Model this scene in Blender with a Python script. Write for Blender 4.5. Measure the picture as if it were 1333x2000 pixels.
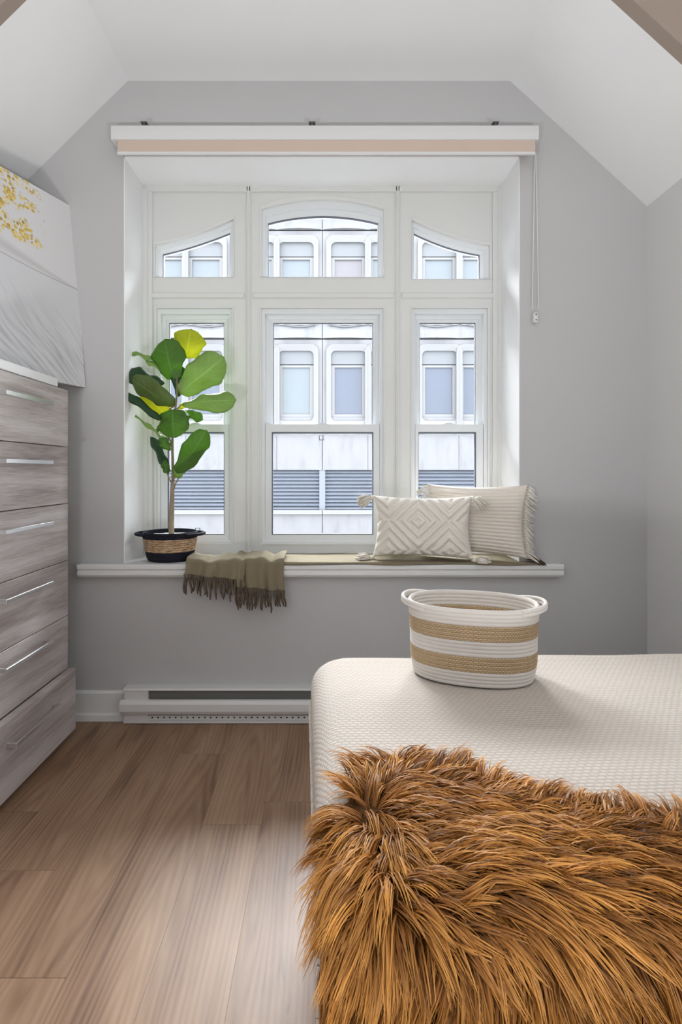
import bpy, math, random
import numpy as np
from mathutils import Vector, Matrix, noise

random.seed(7)
rng = np.random.default_rng(7)
for o in list(bpy.data.objects):
    bpy.data.objects.remove(o)
scene = bpy.context.scene
COL = scene.collection

# ------------------------------------------------------------------ camera
F, CX, CY, CAMZ = 1080.0, 634.0, 920.0, 1.1      # pixels of the 1333x2000 frame, metres
cd = bpy.data.cameras.new('camera')
cam = bpy.data.objects.new('camera', cd)
COL.objects.link(cam)
cam.location = (0, 0, CAMZ)
cam.rotation_euler = (math.pi / 2, 0, 0)
cd.sensor_fit = 'HORIZONTAL'
cd.sensor_width = 36.0
cd.lens = 36.0 * F / 1333.0
cd.shift_x = (666.5 - CX) / 1333.0
cd.shift_y = -(1000.0 - CY) / 1333.0
cd.clip_start = 0.02
cd.clip_end = 200
scene.camera = cam

# ------------------------------------------------------------------ light
vs = scene.view_settings
vs.view_transform = 'Standard'
vs.look = 'None'
vs.gamma = 1.0
vs.use_curve_mapping = False
vs.exposure = 0.2

world = bpy.data.worlds.new('sky')
scene.world = world
world.use_nodes = True
bgn = world.node_tree.nodes['Background']
bgn.inputs['Color'].default_value = (0.92, 0.95, 1.0, 1)
bgn.inputs['Strength'].default_value = 6.6

sd = bpy.data.lights.new('overcast_sun', 'SUN')
sd.energy = 52.0
sd.angle = math.radians(70)
sd.color = (0.95, 0.97, 1.0)
sun = bpy.data.objects.new('overcast_sun', sd)
COL.objects.link(sun)
# light travels towards -Y (into the room) and steeply down
sun.rotation_euler = Vector((0.05, -0.53, -0.85)).to_track_quat('-Z', 'Y').to_euler()

# ------------------------------------------------------------------ materials
def lin(c):
    return tuple(((v / 255) / 12.92 if v / 255 <= 0.04045 else ((v / 255 + 0.055) / 1.055) ** 2.4) for v in c)

class NT:
    def __init__(s, name):
        s.m = bpy.data.materials.new(name)
        s.m.use_nodes = True
        s.t = s.m.node_tree
        s.b = s.t.nodes['Principled BSDF']
        s.out = s.t.nodes['Material Output']
    def n(s, kind, **kw):
        nd = s.t.nodes.new(kind)
        for k, v in kw.items():
            if k.startswith('i_'):
                key = k[2:]
                key = int(key) if key.isdigit() else key.replace('_', ' ')
                nd.inputs[key].default_value = v
            else:
                setattr(nd, k, v)
        return nd
    def l(s, a, b):
        s.t.links.new(a, b)
    def math(s, op, a, b=None, c=None, clamp=False):
        nd = s.t.nodes.new('ShaderNodeMath')
        nd.operation = op
        nd.use_clamp = clamp
        for i, v in enumerate((a, b, c)):
            if v is None:
                continue
            if isinstance(v, (int, float)):
                nd.inputs[i].default_value = v
            else:
                s.l(v, nd.inputs[i])
        return nd.outputs[0]
    def ramp(s, fac, stops):
        r = s.t.nodes.new('ShaderNodeValToRGB')
        el = r.color_ramp.elements
        while len(el) < len(stops):
            el.new(0.5)
        for e, (p, c) in zip(el, stops):
            e.position = p
            e.color = (*c, 1)
        s.l(fac, r.inputs[0])
        return r.outputs[0]
    def mix(s, fac, a, b, mode='MIX'):
        nd = s.t.nodes.new('ShaderNodeMix')
        nd.data_type = 'RGBA'
        nd.blend_type = mode
        for sock, v in ((nd.inputs[0], fac), (nd.inputs[6], a), (nd.inputs[7], b)):
            if isinstance(v, (int, float)):
                sock.default_value = v
            elif isinstance(v, tuple):
                sock.default_value = (*v, 1)
            else:
                s.l(v, sock)
        return nd.outputs[2]
    def bump(s, h, strength, dist=0.01):
        b = s.n('ShaderNodeBump', i_Strength=strength, i_Distance=dist)
        s.l(h, b.inputs['Height'])
        s.l(b.outputs[0], s.b.inputs['Normal'])
    def coords(s, which='Object', scale=(1, 1, 1), rand=0.0, rot=(0, 0, 0)):
        tc = s.n('ShaderNodeTexCoord')
        mp = s.n('ShaderNodeMapping')
        mp.inputs['Scale'].default_value = scale
        mp.inputs['Rotation'].default_value = rot
        s.l(tc.outputs[which], mp.inputs[0])
        if rand:
            oi = s.n('ShaderNodeObjectInfo')
            cb = s.n('ShaderNodeCombineXYZ')
            for i, k in enumerate((1.0, 3.7, 7.3)):
                s.l(s.math('MULTIPLY', oi.outputs['Random'], rand * k), cb.inputs[i])
            s.l(cb.outputs[0], mp.inputs['Location'])
        return mp.outputs[0]

def paint(name, col, rough=0.6, noise_scale=60, strength=0.04, var=0.03, spec=0.3):
    t = NT(name)
    co = t.coords()
    nz = t.n('ShaderNodeTexNoise', i_Scale=noise_scale, i_Detail=3.0)
    t.l(co, nz.inputs['Vector'])
    n2 = t.n('ShaderNodeTexNoise', i_Scale=2.0, i_Detail=2.0)
    t.l(co, n2.inputs['Vector'])
    c = t.mix(n2.outputs[0], tuple(v * (1 - var) for v in col), tuple(min(1, v * (1 + var)) for v in col))
    t.l(c, t.b.inputs['Base Color'])
    t.b.inputs['Roughness'].default_value = rough
    t.b.inputs['Specular IOR Level'].default_value = spec
    t.bump(nz.outputs[0], strength, 0.002)
    return t.m

M = {}
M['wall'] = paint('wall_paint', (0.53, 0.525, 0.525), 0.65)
M['wall_side_lit'] = paint('side_wall_lit_tone', (0.72, 0.715, 0.715), 0.65)  # lighter than the window wall: side light from the window put into colour
M['ceiling'] = paint('ceiling_paint', (0.88, 0.885, 0.89), 0.7)
M['reveal'] = paint('reveal_light_and_board_white', (0.90, 0.905, 0.91), 0.6)  # window light on the reveals put into the colour; also the dresser top's white
M['beige'] = paint('beige_wall_tone', (0.34, 0.275, 0.23), 0.7)  # even beige over the whole dormer-front wall
M['trim'] = paint('white_trim_paint', (0.78, 0.78, 0.77), 0.4, 25, 0.03, 0.02, 0.45)
M['joinery'] = paint('window_joinery_paint', (0.76, 0.77, 0.755), 0.45, 25, 0.04, 0.02, 0.4)
M['vinyl'] = paint('white_sash_vinyl', (0.80, 0.83, 0.85), 0.35, 20, 0.01, 0.01, 0.5)
M['heater'] = paint('heater_enamel', (0.72, 0.71, 0.70), 0.35, 20, 0.01, 0.01, 0.5)
M['heater_dark'] = paint('heater_inside', (0.20, 0.20, 0.19), 0.5)
M['hole'] = paint('dark_hole', (0.02, 0.02, 0.02), 0.8)
M['gasket'] = paint('grey_gasket', (0.16, 0.17, 0.20), 0.5)
M['facade'] = None
M['white'] = paint('white_plastic', (0.72, 0.72, 0.715), 0.4, 20, 0.01, 0.01)
M['sheet'] = paint('white_cotton_sheet', (0.80, 0.82, 0.85), 0.85, 220, 0.1, 0.02, 0.1)
M['ground'] = paint('street_concrete', (0.12, 0.12, 0.123), 0.9)
M['bark'] = None

def metal(name, col, rough):
    t = NT(name)
    co = t.coords(scale=(400, 8, 400))
    nz = t.n('ShaderNodeTexNoise', i_Scale=1.0, i_Detail=2.0)
    t.l(co, nz.inputs['Vector'])
    t.b.inputs['Base Color'].default_value = (*col, 1)
    t.b.inputs['Metallic'].default_value = 0.9
    t.l(t.math('MULTIPLY_ADD', nz.outputs[0], 0.12, rough), t.b.inputs['Roughness'])
    return t.m
M['steel'] = metal('brushed_steel', (0.72, 0.71, 0.72), 0.28)
M['dark_metal'] = metal('dark_metal', (0.18, 0.18, 0.18), 0.35)

def glass(name):
    t = NT(name)
    t.t.nodes.remove(t.b)
    tr = t.n('ShaderNodeBsdfTransparent')
    tr.inputs[0].default_value = (0.97, 0.985, 0.99, 1)
    gl = t.n('ShaderNodeBsdfGlossy')
    gl.inputs['Roughness'].default_value = 0.02
    fr = t.n('ShaderNodeFresnel')
    fr.inputs[0].default_value = 1.35
    mx = t.n('ShaderNodeMixShader')
    t.l(fr.outputs[0], mx.inputs[0])
    t.l(tr.outputs[0], mx.inputs[1])
    t.l(gl.outputs[0], mx.inputs[2])
    t.l(mx.outputs[0], t.out.inputs[0])
    return t.m
M['glass'] = glass('clear_window_glass')

def floor_wood():
    t = NT('oak_plank_laminate')
    tc = t.n('ShaderNodeTexCoord')
    oi0 = t.n('ShaderNodeObjectInfo')
    mp = t.n('ShaderNodeMapping')
    mp.inputs['Scale'].default_value = (1, 0.075, 1)
    t.l(tc.outputs['Object'], mp.inputs[0])
    of = t.n('ShaderNodeCombineXYZ')
    rr = t.math('FRACT', t.math('MULTIPLY', oi0.outputs['Random'], 37.0))
    t.l(t.math('MULTIPLY', t.math('SUBTRACT', rr, 0.5), 0.16), of.inputs[0])
    t.l(t.math('MULTIPLY', t.math('SUBTRACT', oi0.outputs['Random'], 0.5), 0.10), of.inputs[1])
    t.l(t.math('MULTIPLY', oi0.outputs['Random'], 5.0), of.inputs[2])
    t.l(of.outputs[0], mp.inputs['Location'])
    warp = t.n('ShaderNodeTexNoise', i_Scale=14.0, i_Detail=2.0)
    t.l(mp.outputs[0], warp.inputs['Vector'])
    add = t.n('ShaderNodeVectorMath', operation='MULTIPLY_ADD')
    t.l(warp.outputs['Color'], add.inputs[0])
    add.inputs[1].default_value = (0.05, 0.05, 0.0)
    t.l(mp.outputs[0], add.inputs[2])
    wv = t.n('ShaderNodeTexWave', i_Scale=24.0, i_Distortion=1.5, i_Detail=2.0)
    wv.wave_type = 'RINGS'
    wv.rings_direction = 'Z'
    t.l(add.outputs[0], wv.inputs['Vector'])
    co2 = t.coords(scale=(95, 3.0, 1), rand=30.0)
    fine = t.n('ShaderNodeTexNoise', i_Scale=1.0, i_Detail=5.0, i_Roughness=0.6)
    t.l(co2, fine.inputs['Vector'])
    co3 = t.coords(scale=(11, 1.5, 1), rand=17.0)
    mid = t.n('ShaderNodeTexNoise', i_Scale=1.0, i_Detail=4.0, i_Roughness=0.55)
    t.l(co3, mid.inputs['Vector'])
    fac = t.math('ADD', t.math('MULTIPLY', wv.outputs['Fac'], 0.11), t.math('ADD', t.math('MULTIPLY', fine.outputs[0], 0.30), t.math('MULTIPLY', mid.outputs[0], 0.66)))
    c = t.ramp(fac, [(0.30, (0.125, 0.064, 0.035)), (0.45, (0.242, 0.138, 0.080)), (0.60, (0.325, 0.198, 0.121)), (0.80, (0.405, 0.262, 0.168))])
    # knots and dark cracks
    co4 = t.coords(scale=(9, 1.5, 1), rand=23.0)
    vr = t.n('ShaderNodeTexNoise', i_Scale=1.0, i_Detail=2.0)
    t.l(co4, vr.inputs['Vector'])
    kn = t.math('MULTIPLY', t.math('SUBTRACT', vr.outputs[0], 0.635), 8.0, clamp=True)
    kf = t.math('MULTIPLY', kn, t.math('MULTIPLY', fine.outputs[0], 1.25), clamp=True)
    c = t.mix(kf, c, (0.085, 0.045, 0.026))
    co5 = t.coords(scale=(24, 1.7, 1), rand=41.0)
    ck = t.n('ShaderNodeTexNoise', i_Scale=1.0, i_Detail=5.0, i_Roughness=0.65, i_Distortion=0.7)
    t.l(co5, ck.inputs['Vector'])
    c = t.mix(t.math('MULTIPLY', t.math('MULTIPLY', t.math('SUBTRACT', ck.outputs[0], 0.665), 14.0, clamp=True), 0.7), c, (0.075, 0.040, 0.025))
    oi = t.n('ShaderNodeObjectInfo')
    tone = t.math('MULTIPLY_ADD', oi.outputs['Random'], 0.08, 0.96)
    cb = t.n('ShaderNodeCombineColor')
    for i in range(3):
        t.l(tone, cb.inputs[i])
    c = t.mix(1.0, c, cb.outputs[0], 'MULTIPLY')
    t.l(c, t.b.inputs['Base Color'])
    t.l(t.math('MULTIPLY_ADD', fine.outputs[0], 0.16, 0.36), t.b.inputs['Roughness'])
    t.b.inputs['Specular IOR Level'].default_value = 0.45
    t.bump(fine.outputs[0], 0.14, 0.002)
    return t.m
M['floor'] = floor_wood()

def dresser_wood():
    t = NT('grey_walnut_laminate')
    co = t.coords(scale=(1, 0.8, 13), rand=6.0)
    n1 = t.n('ShaderNodeTexNoise', i_Scale=1.0, i_Detail=4.0, i_Roughness=0.55, i_Distortion=0.8)
    t.l(co, n1.inputs['Vector'])
    co2 = t.coords(scale=(1, 9, 240), rand=11.0)
    n2 = t.n('ShaderNodeTexNoise', i_Scale=1.0, i_Detail=4.0, i_Roughness=0.6)
    t.l(co2, n2.inputs['Vector'])
    fac = t.math('ADD', t.math('MULTIPLY', n1.outputs[0], 0.66), t.math('MULTIPLY', n2.outputs[0], 0.36))
    c = t.ramp(fac, [(0.30, (0.23, 0.185, 0.170)), (0.45, (0.42, 0.365, 0.348)), (0.57, (0.60, 0.550, 0.537)), (0.72, (0.72, 0.68, 0.67))])
    t.l(c, t.b.inputs['Base Color'])
    t.b.inputs['Roughness'].default_value = 0.42
    t.bump(n2.outputs[0], 0.10, 0.001)
    return t.m
M['dresser'] = dresser_wood()

def facade_mat():
    t = NT('weathered_white_precast')
    co = t.coords(scale=(1, 1, 0.25))
    n1 = t.n('ShaderNodeTexNoise', i_Scale=5.0, i_Detail=5.0, i_Roughness=0.6)
    t.l(co, n1.inputs['Vector'])
    c = t.ramp(n1.outputs[0], [(0.30, (0.116, 0.116, 0.122)), (0.46, (0.140, 0.140, 0.146)), (0.7, (0.153, 0.153, 0.158))])
    t.l(c, t.b.inputs['Base Color'])
    t.b.inputs['Roughness'].default_value = 0.85
    return t.m
M['facade'] = facade_mat()
M['facade_trim'] = paint('white_window_surround', (0.156, 0.156, 0.158), 0.6)
M['shutter'] = paint('pale_shutter_box', (0.116, 0.122, 0.130), 0.6)
M['far_pane_light'] = paint('pale_blind_behind_glass', (0.094, 0.110, 0.122), 0.3, 4, 0.0, 0.06, 0.5)
M['far_pane_dark'] = paint('blue_grey_window_glass', (0.053, 0.064, 0.090), 0.3, 4, 0.0, 0.12, 0.5)
M['far_pane_warm'] = paint('mauve_blind_behind_glass', (0.104, 0.096, 0.106), 0.3, 4, 0.0, 0.06, 0.5)
M['louvre'] = paint('blue_grey_louvre_metal', (0.140, 0.156, 0.188), 0.5, 6, 0.01, 0.08)
M['louvre_gap'] = paint('louvre_backing', (0.152, 0.168, 0.200), 0.7)
M['louvre_post'] = paint('pale_louvre_post', (0.120, 0.132, 0.152), 0.6)
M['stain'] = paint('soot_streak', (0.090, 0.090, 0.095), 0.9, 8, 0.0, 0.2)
M['tan_fabric'] = paint('tan_roller_fabric', (0.62, 0.50, 0.42), 0.8, 500, 0.1, 0.03, 0.1)

def weave_fabric(name, c0, c1, sx, sy, strength=0.5, rough=0.9, dist=0.004):
    t = NT(name)
    tc = t.n('ShaderNodeTexCoord')
    sp = t.n('ShaderNodeSeparateXYZ')
    t.l(tc.outputs['UV'], sp.inputs[0])
    wob = t.n('ShaderNodeTexNoise', i_Scale=60.0, i_Detail=2.0)
    t.l(tc.outputs['UV'], wob.inputs['Vector'])
    w = t.math('MULTIPLY', t.math('SUBTRACT', wob.outputs[0], 0.5), 2.2)
    a = t.math('ADD', t.math('MULTIPLY', sp.outputs[0], sx), w)
    b = t.math('ADD', t.math('MULTIPLY', sp.outputs[1], sy), w)
    row = t.math('FLOOR', t.math('DIVIDE', b, 2 * math.pi))
    a2 = t.math('ADD', a, t.math('MULTIPLY', row, math.pi))
    h = t.math('MULTIPLY', t.math('ABSOLUTE', t.math('SINE', t.math('MULTIPLY', a2, 0.5))), t.math('ABSOLUTE', t.math('SINE', t.math('MULTIPLY', b, 0.5))))
    nz = t.n('ShaderNodeTexNoise', i_Scale=9.0, i_Detail=3.0)
    t.l(tc.outputs['UV'], nz.inputs['Vector'])
    c = t.mix(t.math('POWER', h, 0.45), c0, c1)
    c = t.mix(t.math('MULTIPLY', nz.outputs[0], 0.22), c, tuple(v * 0.9 for v in c1))
    t.l(c, t.b.inputs['Base Color'])
    t.b.inputs['Roughness'].default_value = rough
    t.b.inputs['Specular IOR Level'].default_value = 0.15
    t.bump(h, strength, dist)
    return t.m
# UV of woven pieces is in metres
M['blanket'] = weave_fabric('cream_basket_weave', (0.48, 0.42, 0.365), (0.635, 0.572, 0.508), 2 * math.pi / 0.016, 2 * math.pi / 0.0105, 0.4, 0.9, 0.004)
M['jute'] = weave_fabric('braided_seagrass', (0.36, 0.24, 0.12), (0.72, 0.54, 0.35), 2 * math.pi / 0.0075, 2 * math.pi / 0.005, 0.9, 0.75, 0.003)

def soft(name, col, rough=0.9, scale=300, strength=0.25, var=0.1, vscale=25, sheen=0.0):
    t = NT(name)
    co = t.coords()
    nz = t.n('ShaderNodeTexNoise', i_Scale=float(scale), i_Detail=2.0)
    t.l(co, nz.inputs['Vector'])
    n2 = t.n('ShaderNodeTexNoise', i_Scale=float(vscale), i_Detail=3.0)
    t.l(co, n2.inputs['Vector'])
    c = t.mix(n2.outputs[0], tuple(v * (1 - var) for v in col), tuple(min(1, v * (1 + var)) for v in col))
    t.l(c, t.b.inputs['Base Color'])
    t.b.inputs['Roughness'].default_value = rough
    t.b.inputs['Specular IOR Level'].default_value = 0.15
    t.b.inputs['Sheen Weight'].default_value = sheen
    t.bump(nz.outputs[0], strength, 0.002)
    return t.m
M['rope_white'] = soft('white_cotton_rope', (0.72, 0.675, 0.63), 0.85, 350, 0.3, 0.04)
M['cream_tuft'] = soft('cream_tufted_cotton', (0.88, 0.83, 0.755), 0.95, 260, 0.6, 0.05)
M['cream_rib'] = soft('cream_ribbed_cotton', (0.82, 0.755, 0.675), 0.95, 300, 0.4, 0.05)
M['yarn'] = soft('cream_yarn', (0.84, 0.785, 0.705), 0.95, 400, 0.3, 0.06)
M['olive'] = soft('olive_knit_cloth', (0.235, 0.197, 0.130), 0.9, 420, 0.3, 0.08)
M['olive_dark'] = soft('dark_olive_yarn', (0.125, 0.095, 0.070), 0.9, 400, 0.3, 0.2)
M['navy'] = soft('navy_cotton_rope', (0.018, 0.019, 0.030), 0.8, 300, 0.4, 0.2)
M['bark'] = soft('fig_bark', (0.33, 0.27, 0.19), 0.85, 60, 0.5, 0.35, 40)
M['twig'] = soft('green_brown_twig', (0.27, 0.22, 0.12), 0.7, 60, 0.3, 0.25, 40)
M['gravel'] = soft('pale_pot_filler', (0.62, 0.60, 0.57), 0.9, 120, 0.9, 0.25, 90)
M['pelt'] = soft('fur_backing', (0.10, 0.045, 0.014), 0.95, 100, 0.3, 0.2)
M['raffia'] = None
def raffia():
    t = NT('twisted_raffia')
    tc = t.n('ShaderNodeTexCoord')
    mp = t.n('ShaderNodeMapping')
    mp.inputs['Scale'].default_value = (40, 220, 1)
    mp.inputs['Rotation'].default_value = (0, 0, 0.10)
    t.l(tc.outputs['UV'], mp.inputs[0])
    n1 = t.n('ShaderNodeTexNoise', i_Scale=1.0, i_Detail=3.0, i_Distortion=0.6)
    t.l(mp.outputs[0], n1.inputs['Vector'])
    c = t.ramp(n1.outputs[0], [(0.32, (0.22, 0.12, 0.055)), (0.5, (0.50, 0.33, 0.19)), (0.68, (0.72, 0.55, 0.38))])
    t.l(c, t.b.inputs['Base Color'])
    t.b.inputs['Roughness'].default_value = 0.7
    t.bump(n1.outputs[0], 0.8, 0.004)
    return t.m
M['raffia'] = raffia()

def fur_mat():
    t = NT('rust_brown_fur')
    at = t.n('ShaderNodeAttribute', attribute_name='strand')
    sp = t.n('ShaderNodeSeparateColor')
    t.l(at.outputs['Color'], sp.inputs[0])
    c = t.ramp(sp.outputs[0], [(0.0, (0.06, 0.020, 0.005)), (0.45, (0.38, 0.145, 0.026)), (1.0, (0.80, 0.385, 0.090))])  # dark roots: own root tone plus shade in the gaps between locks
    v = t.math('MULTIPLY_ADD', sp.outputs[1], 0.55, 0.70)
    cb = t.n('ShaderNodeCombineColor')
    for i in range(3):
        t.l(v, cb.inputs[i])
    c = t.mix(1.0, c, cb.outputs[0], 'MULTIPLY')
    t.l(c, t.b.inputs['Base Color'])
    t.b.inputs['Roughness'].default_value = 0.48
    t.b.inputs['Specular IOR Level'].default_value = 0.35
    return t.m
M['fur'] = fur_mat()

def leaf_mat(name, col, trans):
    t = NT(name)
    tc = t.n('ShaderNodeTexCoord')
    sp = t.n('ShaderNodeSeparateXYZ')
    t.l(tc.outputs['UV'], sp.inputs[0])       # x: -1..1 across, y: 0..1 along
    ax = t.math('ABSOLUTE', sp.outputs[0])
    rib = t.math('LESS_THAN', ax, 0.045)
    side = t.math('SUBTRACT', t.math('MULTIPLY', sp.outputs[1], 7.0), t.math('MULTIPLY', ax, 1.7))
    fr = t.math('FRACT', side)
    vein = t.math('LESS_THAN', t.math('ABSOLUTE', t.math('SUBTRACT', fr, 0.5)), 0.05)
    vm = t.math('MAXIMUM', rib, t.math('MULTIPLY', vein, 0.55))
    nz = t.n('ShaderNodeTexNoise', i_Scale=3.0, i_Detail=3.0)
    t.l(tc.outputs['UV'], nz.inputs['Vector'])
    c = t.mix(nz.outputs[0], tuple(v * 0.8 for v in col), tuple(v * 1.2 for v in col))
    veinc = tuple(min(1, v * 1.35 + 0.05) for v in col)
    c = t.mix(t.math('MULTIPLY', vm, 0.75), c, veinc)
    t.l(c, t.b.inputs['Base Color'])
    t.b.inputs['Roughness'].default_value = 0.42
    t.b.inputs['Specular IOR Level'].default_value = 0.35
    tl = t.n('ShaderNodeBsdfTranslucent')
    tl.inputs[0].default_value = (*trans, 1)
    mx = t.n('ShaderNodeMixShader')
    mx.inputs[0].default_value = 0.34
    t.l(t.b.outputs[0], mx.inputs[1])
    t.l(tl.outputs[0], mx.inputs[2])
    t.l(mx.outputs[0], t.out.inputs[0])
    bp = t.n('ShaderNodeBump', i_Strength=0.35, i_Distance=0.003)
    t.l(vm, bp.inputs['Height'])
    t.l(bp.outputs[0], t.b.inputs['Normal'])
    return t.m
M['leaf'] = leaf_mat('fig_leaf_green', (0.085, 0.20, 0.030), (0.26, 0.46, 0.03))
M['leaf_olive'] = leaf_mat('fig_leaf_olive', (0.13, 0.19, 0.055), (0.16, 0.26, 0.03))
M['leaf_pale'] = leaf_mat('fig_leaf_pale_underside', (0.26, 0.40, 0.12), (0.36, 0.55, 0.07))
M['leaf_dark'] = leaf_mat('fig_leaf_dark', (0.030, 0.085, 0.035), (0.05, 0.12, 0.02))
M['leaf_backlit'] = leaf_mat('fig_leaf_backlit_yellow', (0.42, 0.50, 0.02), (0.95, 0.92, 0.02))  # backlight through the blade put into its yellow

# ------------------------------------------------------------------ helpers
def P(x, y, Y):
    """pixel at depth Y -> world point"""
    return Vector(((x - CX) * Y / F, Y, CAMZ + (CY - y) * Y / F))

def origin(o):
    v = Vector((0, 0, 0))
    while o:
        v += o.location
        o = o.parent
    return v

def tag(o, label=None, cat=None, group=None, kind=None):
    if label: o['label'] = label
    if cat: o['category'] = cat
    if group: o['group'] = group
    if kind: o['kind'] = kind
    return o

def empty(name, loc, label=None, cat=None, group=None, kind=None):
    o = bpy.data.objects.new(name, None)
    o.empty_display_size = 0.05
    COL.objects.link(o)
    o.location = loc
    return tag(o, label, cat, group, kind)

class MB:
    def __init__(s):
        s.v, s.f, s.uv = [], [], []
    def add(s, vs, fs, uvs=None):
        b = len(s.v)
        s.v += [tuple(p) for p in vs]
        s.f += [tuple(i + b for i in f) for f in fs]
        s.uv += list(uvs) if uvs is not None else [(p[0], p[1]) for p in vs]
        return s
    def box(s, x0, x1, y0, y1, z0, z1, bev=0.0):
        b = min(bev, (x1 - x0) / 2.01, (y1 - y0) / 2.01, (z1 - z0) / 2.01)
        if b <= 0:
            vs = [(x, y, z) for z in (z0, z1) for y in (y0, y1) for x in (x0, x1)]
            return s.add(vs, [(0, 2, 3, 1), (4, 5, 7, 6), (0, 1, 5, 4), (2, 6, 7, 3), (0, 4, 6, 2), (1, 3, 7, 5)])
        # chamfered box
        X, Y, Z = (x0, x1), (y0, y1), (z0, z1)
        vs, idx = [], {}
        for i in (0, 1):
            for j in (0, 1):
                for k in (0, 1):
                    sx, sy, sz = (b if i == 0 else -b), (b if j == 0 else -b), (b if k == 0 else -b)
                    idx[i, j, k, 0] = len(vs); vs.append((X[i], Y[j] + sy, Z[k] + sz))
                    idx[i, j, k, 1] = len(vs); vs.append((X[i] + sx, Y[j], Z[k] + sz))
                    idx[i, j, k, 2] = len(vs); vs.append((X[i] + sx, Y[j] + sy, Z[k]))
        fs = []
        for i in (0, 1):
            q = [idx[i, 0, 0, 0], idx[i, 1, 0, 0], idx[i, 1, 1, 0], idx[i, 0, 1, 0]]
            fs.append(tuple(q if i else q[::-1]))
            q = [idx[0, i, 0, 1], idx[1, i, 0, 1], idx[1, i, 1, 1], idx[0, i, 1, 1]]
            fs.append(tuple(q[::-1] if i else q))
            q = [idx[0, 0, i, 2], idx[1, 0, i, 2], idx[1, 1, i, 2], idx[0, 1, i, 2]]
            fs.append(tuple(q if i else q[::-1]))
        for a in (0, 1):
            for c in (0, 1):
                fs.append((idx[0, a, c, 1], idx[1, a, c, 1], idx[1, a, c, 2], idx[0, a, c, 2]))
                fs.append((idx[a, 0, c, 0], idx[a, 1, c, 0], idx[a, 1, c, 2], idx[a, 0, c, 2]))
                fs.append((idx[a, c, 0, 0], idx[a, c, 1, 0], idx[a, c, 1, 1], idx[a, c, 0, 1]))
        for i in (0, 1):
            for j in (0, 1):
                for k in (0, 1):
                    fs.append((idx[i, j, k, 0], idx[i, j, k, 1], idx[i, j, k, 2]))
        return s.add(vs, fs)
    def prism(s, pts, y0, y1):
        """polygon of (x,z) points extruded in y"""
        n = len(pts)
        vs = [(p[0], y0, p[1]) for p in pts] + [(p[0], y1, p[1]) for p in pts]
        fs = [tuple(range(n)), tuple(range(2 * n - 1, n - 1, -1))]
        fs += [(i, i + n, (i + 1) % n + n, (i + 1) % n) for i in range(n)]
        return s.add(vs, fs)
    def xprism(s, pts, x0, x1):
        """polygon of (y,z) points extruded in x"""
        n = len(pts)
        vs = [(x0, p[0], p[1]) for p in pts] + [(x1, p[0], p[1]) for p in pts]
        fs = [tuple(range(n)), tuple(range(2 * n - 1, n - 1, -1))]
        fs += [(i, i + n, (i + 1) % n + n, (i + 1) % n) for i in range(n)]
        return s.add(vs, fs)
    def ring(s, A, B, y0, y1, y0b=None):
        """frame between outer loop A and inner loop B ((x,z) lists), front y0 (inner edge at y0b), back y1"""
        n = len(A)
        y0b = y0 if y0b is None else y0b
        vs = [(p[0], y0, p[1]) for p in A] + [(p[0], y0b, p[1]) for p in B] + [(p[0], y1, p[1]) for p in A] + [(p[0], y1, p[1]) for p in B]
        fs = []
        for i in range(n):
            j = (i + 1) % n
            fs += [(i, j, n + j, n + i), (2 * n + i, 3 * n + i, 3 * n + j, 2 * n + j), (i, 2 * n + i, 2 * n + j, j), (n + i, n + j, 3 * n + j, 3 * n + i)]
        return s.add(vs, fs)
    def tube(s, pts, radii, sides=6, caps=True, flat=1.0):
        pts = [Vector(p) for p in pts]
        if isinstance(radii, (int, float)):
            radii = [radii] * len(pts)
        vs, fs = [], []
        up = Vector((0.0, 0.3, 1.0))
        for i, p in enumerate(pts):
            t = (pts[min(i + 1, len(pts) - 1)] - pts[max(i - 1, 0)])
            t = t.normalized() if t.length > 1e-9 else Vector((0, 0, 1))
            a = t.cross(up)
            if a.length < 1e-3:
                a = t.cross(Vector((1, 0.2, 0)))
            a.normalize()
            b = a.cross(t).normalized()
            for k in range(sides):
                th = 2 * math.pi * k / sides
                vs.append(p + a * math.cos(th) * radii[i] + b * math.sin(th) * radii[i] * flat)
        for i in range(len(pts) - 1):
            for k in range(sides):
                k2 = (k + 1) % sides
                fs.append((i * sides + k, i * sides + k2, (i + 1) * sides + k2, (i + 1) * sides + k))
        if caps:
            fs.append(tuple(range(sides - 1, -1, -1)))
            fs.append(tuple((len(pts) - 1) * sides + k for k in range(sides)))
        return s.add(vs, fs)
    def grid(s, fn, nu, nv, cu=False, uvf=None):
        vs, uvs, fs = [], [], []
        for j in range(nv + 1):
            for i in range(nu + (0 if cu else 1)):
                u, v = i / nu, j / nv
                vs.append(tuple(fn(u, v)))
                uvs.append(uvf(u, v) if uvf else (u, v))
        w = nu if cu else nu + 1
        for j in range(nv):
            for i in range(nu):
                i2 = (i + 1) % w
                fs.append((j * w + i, j * w + i2, (j + 1) * w + i2, (j + 1) * w + i))
        return s.add(vs, fs, uvs)
    def build(s, name, mat, parent=None, smooth=False, bevel=0.0, solid=0.0, fixn=True):
        me = bpy.data.meshes.new(name)
        off = origin(parent) if parent else Vector((0, 0, 0))
        me.from_pydata([(p[0] - off.x, p[1] - off.y, p[2] - off.z) for p in s.v], [], s.f)
        uv = me.uv_layers.new(name='UVMap')
        li = np.empty(len(me.loops), dtype=np.int32)
        me.loops.foreach_get('vertex_index', li)
        uv.data.foreach_set('uv', np.array(s.uv, dtype=np.float32)[li].ravel())
        me.materials.append(M[mat])
        if fixn:
            import bmesh
            bm = bmesh.new()
            bm.from_mesh(me)
            bmesh.ops.recalc_face_normals(bm, faces=bm.faces)
            bm.to_mesh(me)
            bm.free()
        if smooth:
            me.polygons.foreach_set('use_smooth', [True] * len(me.polygons))
        me.update()
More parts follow.
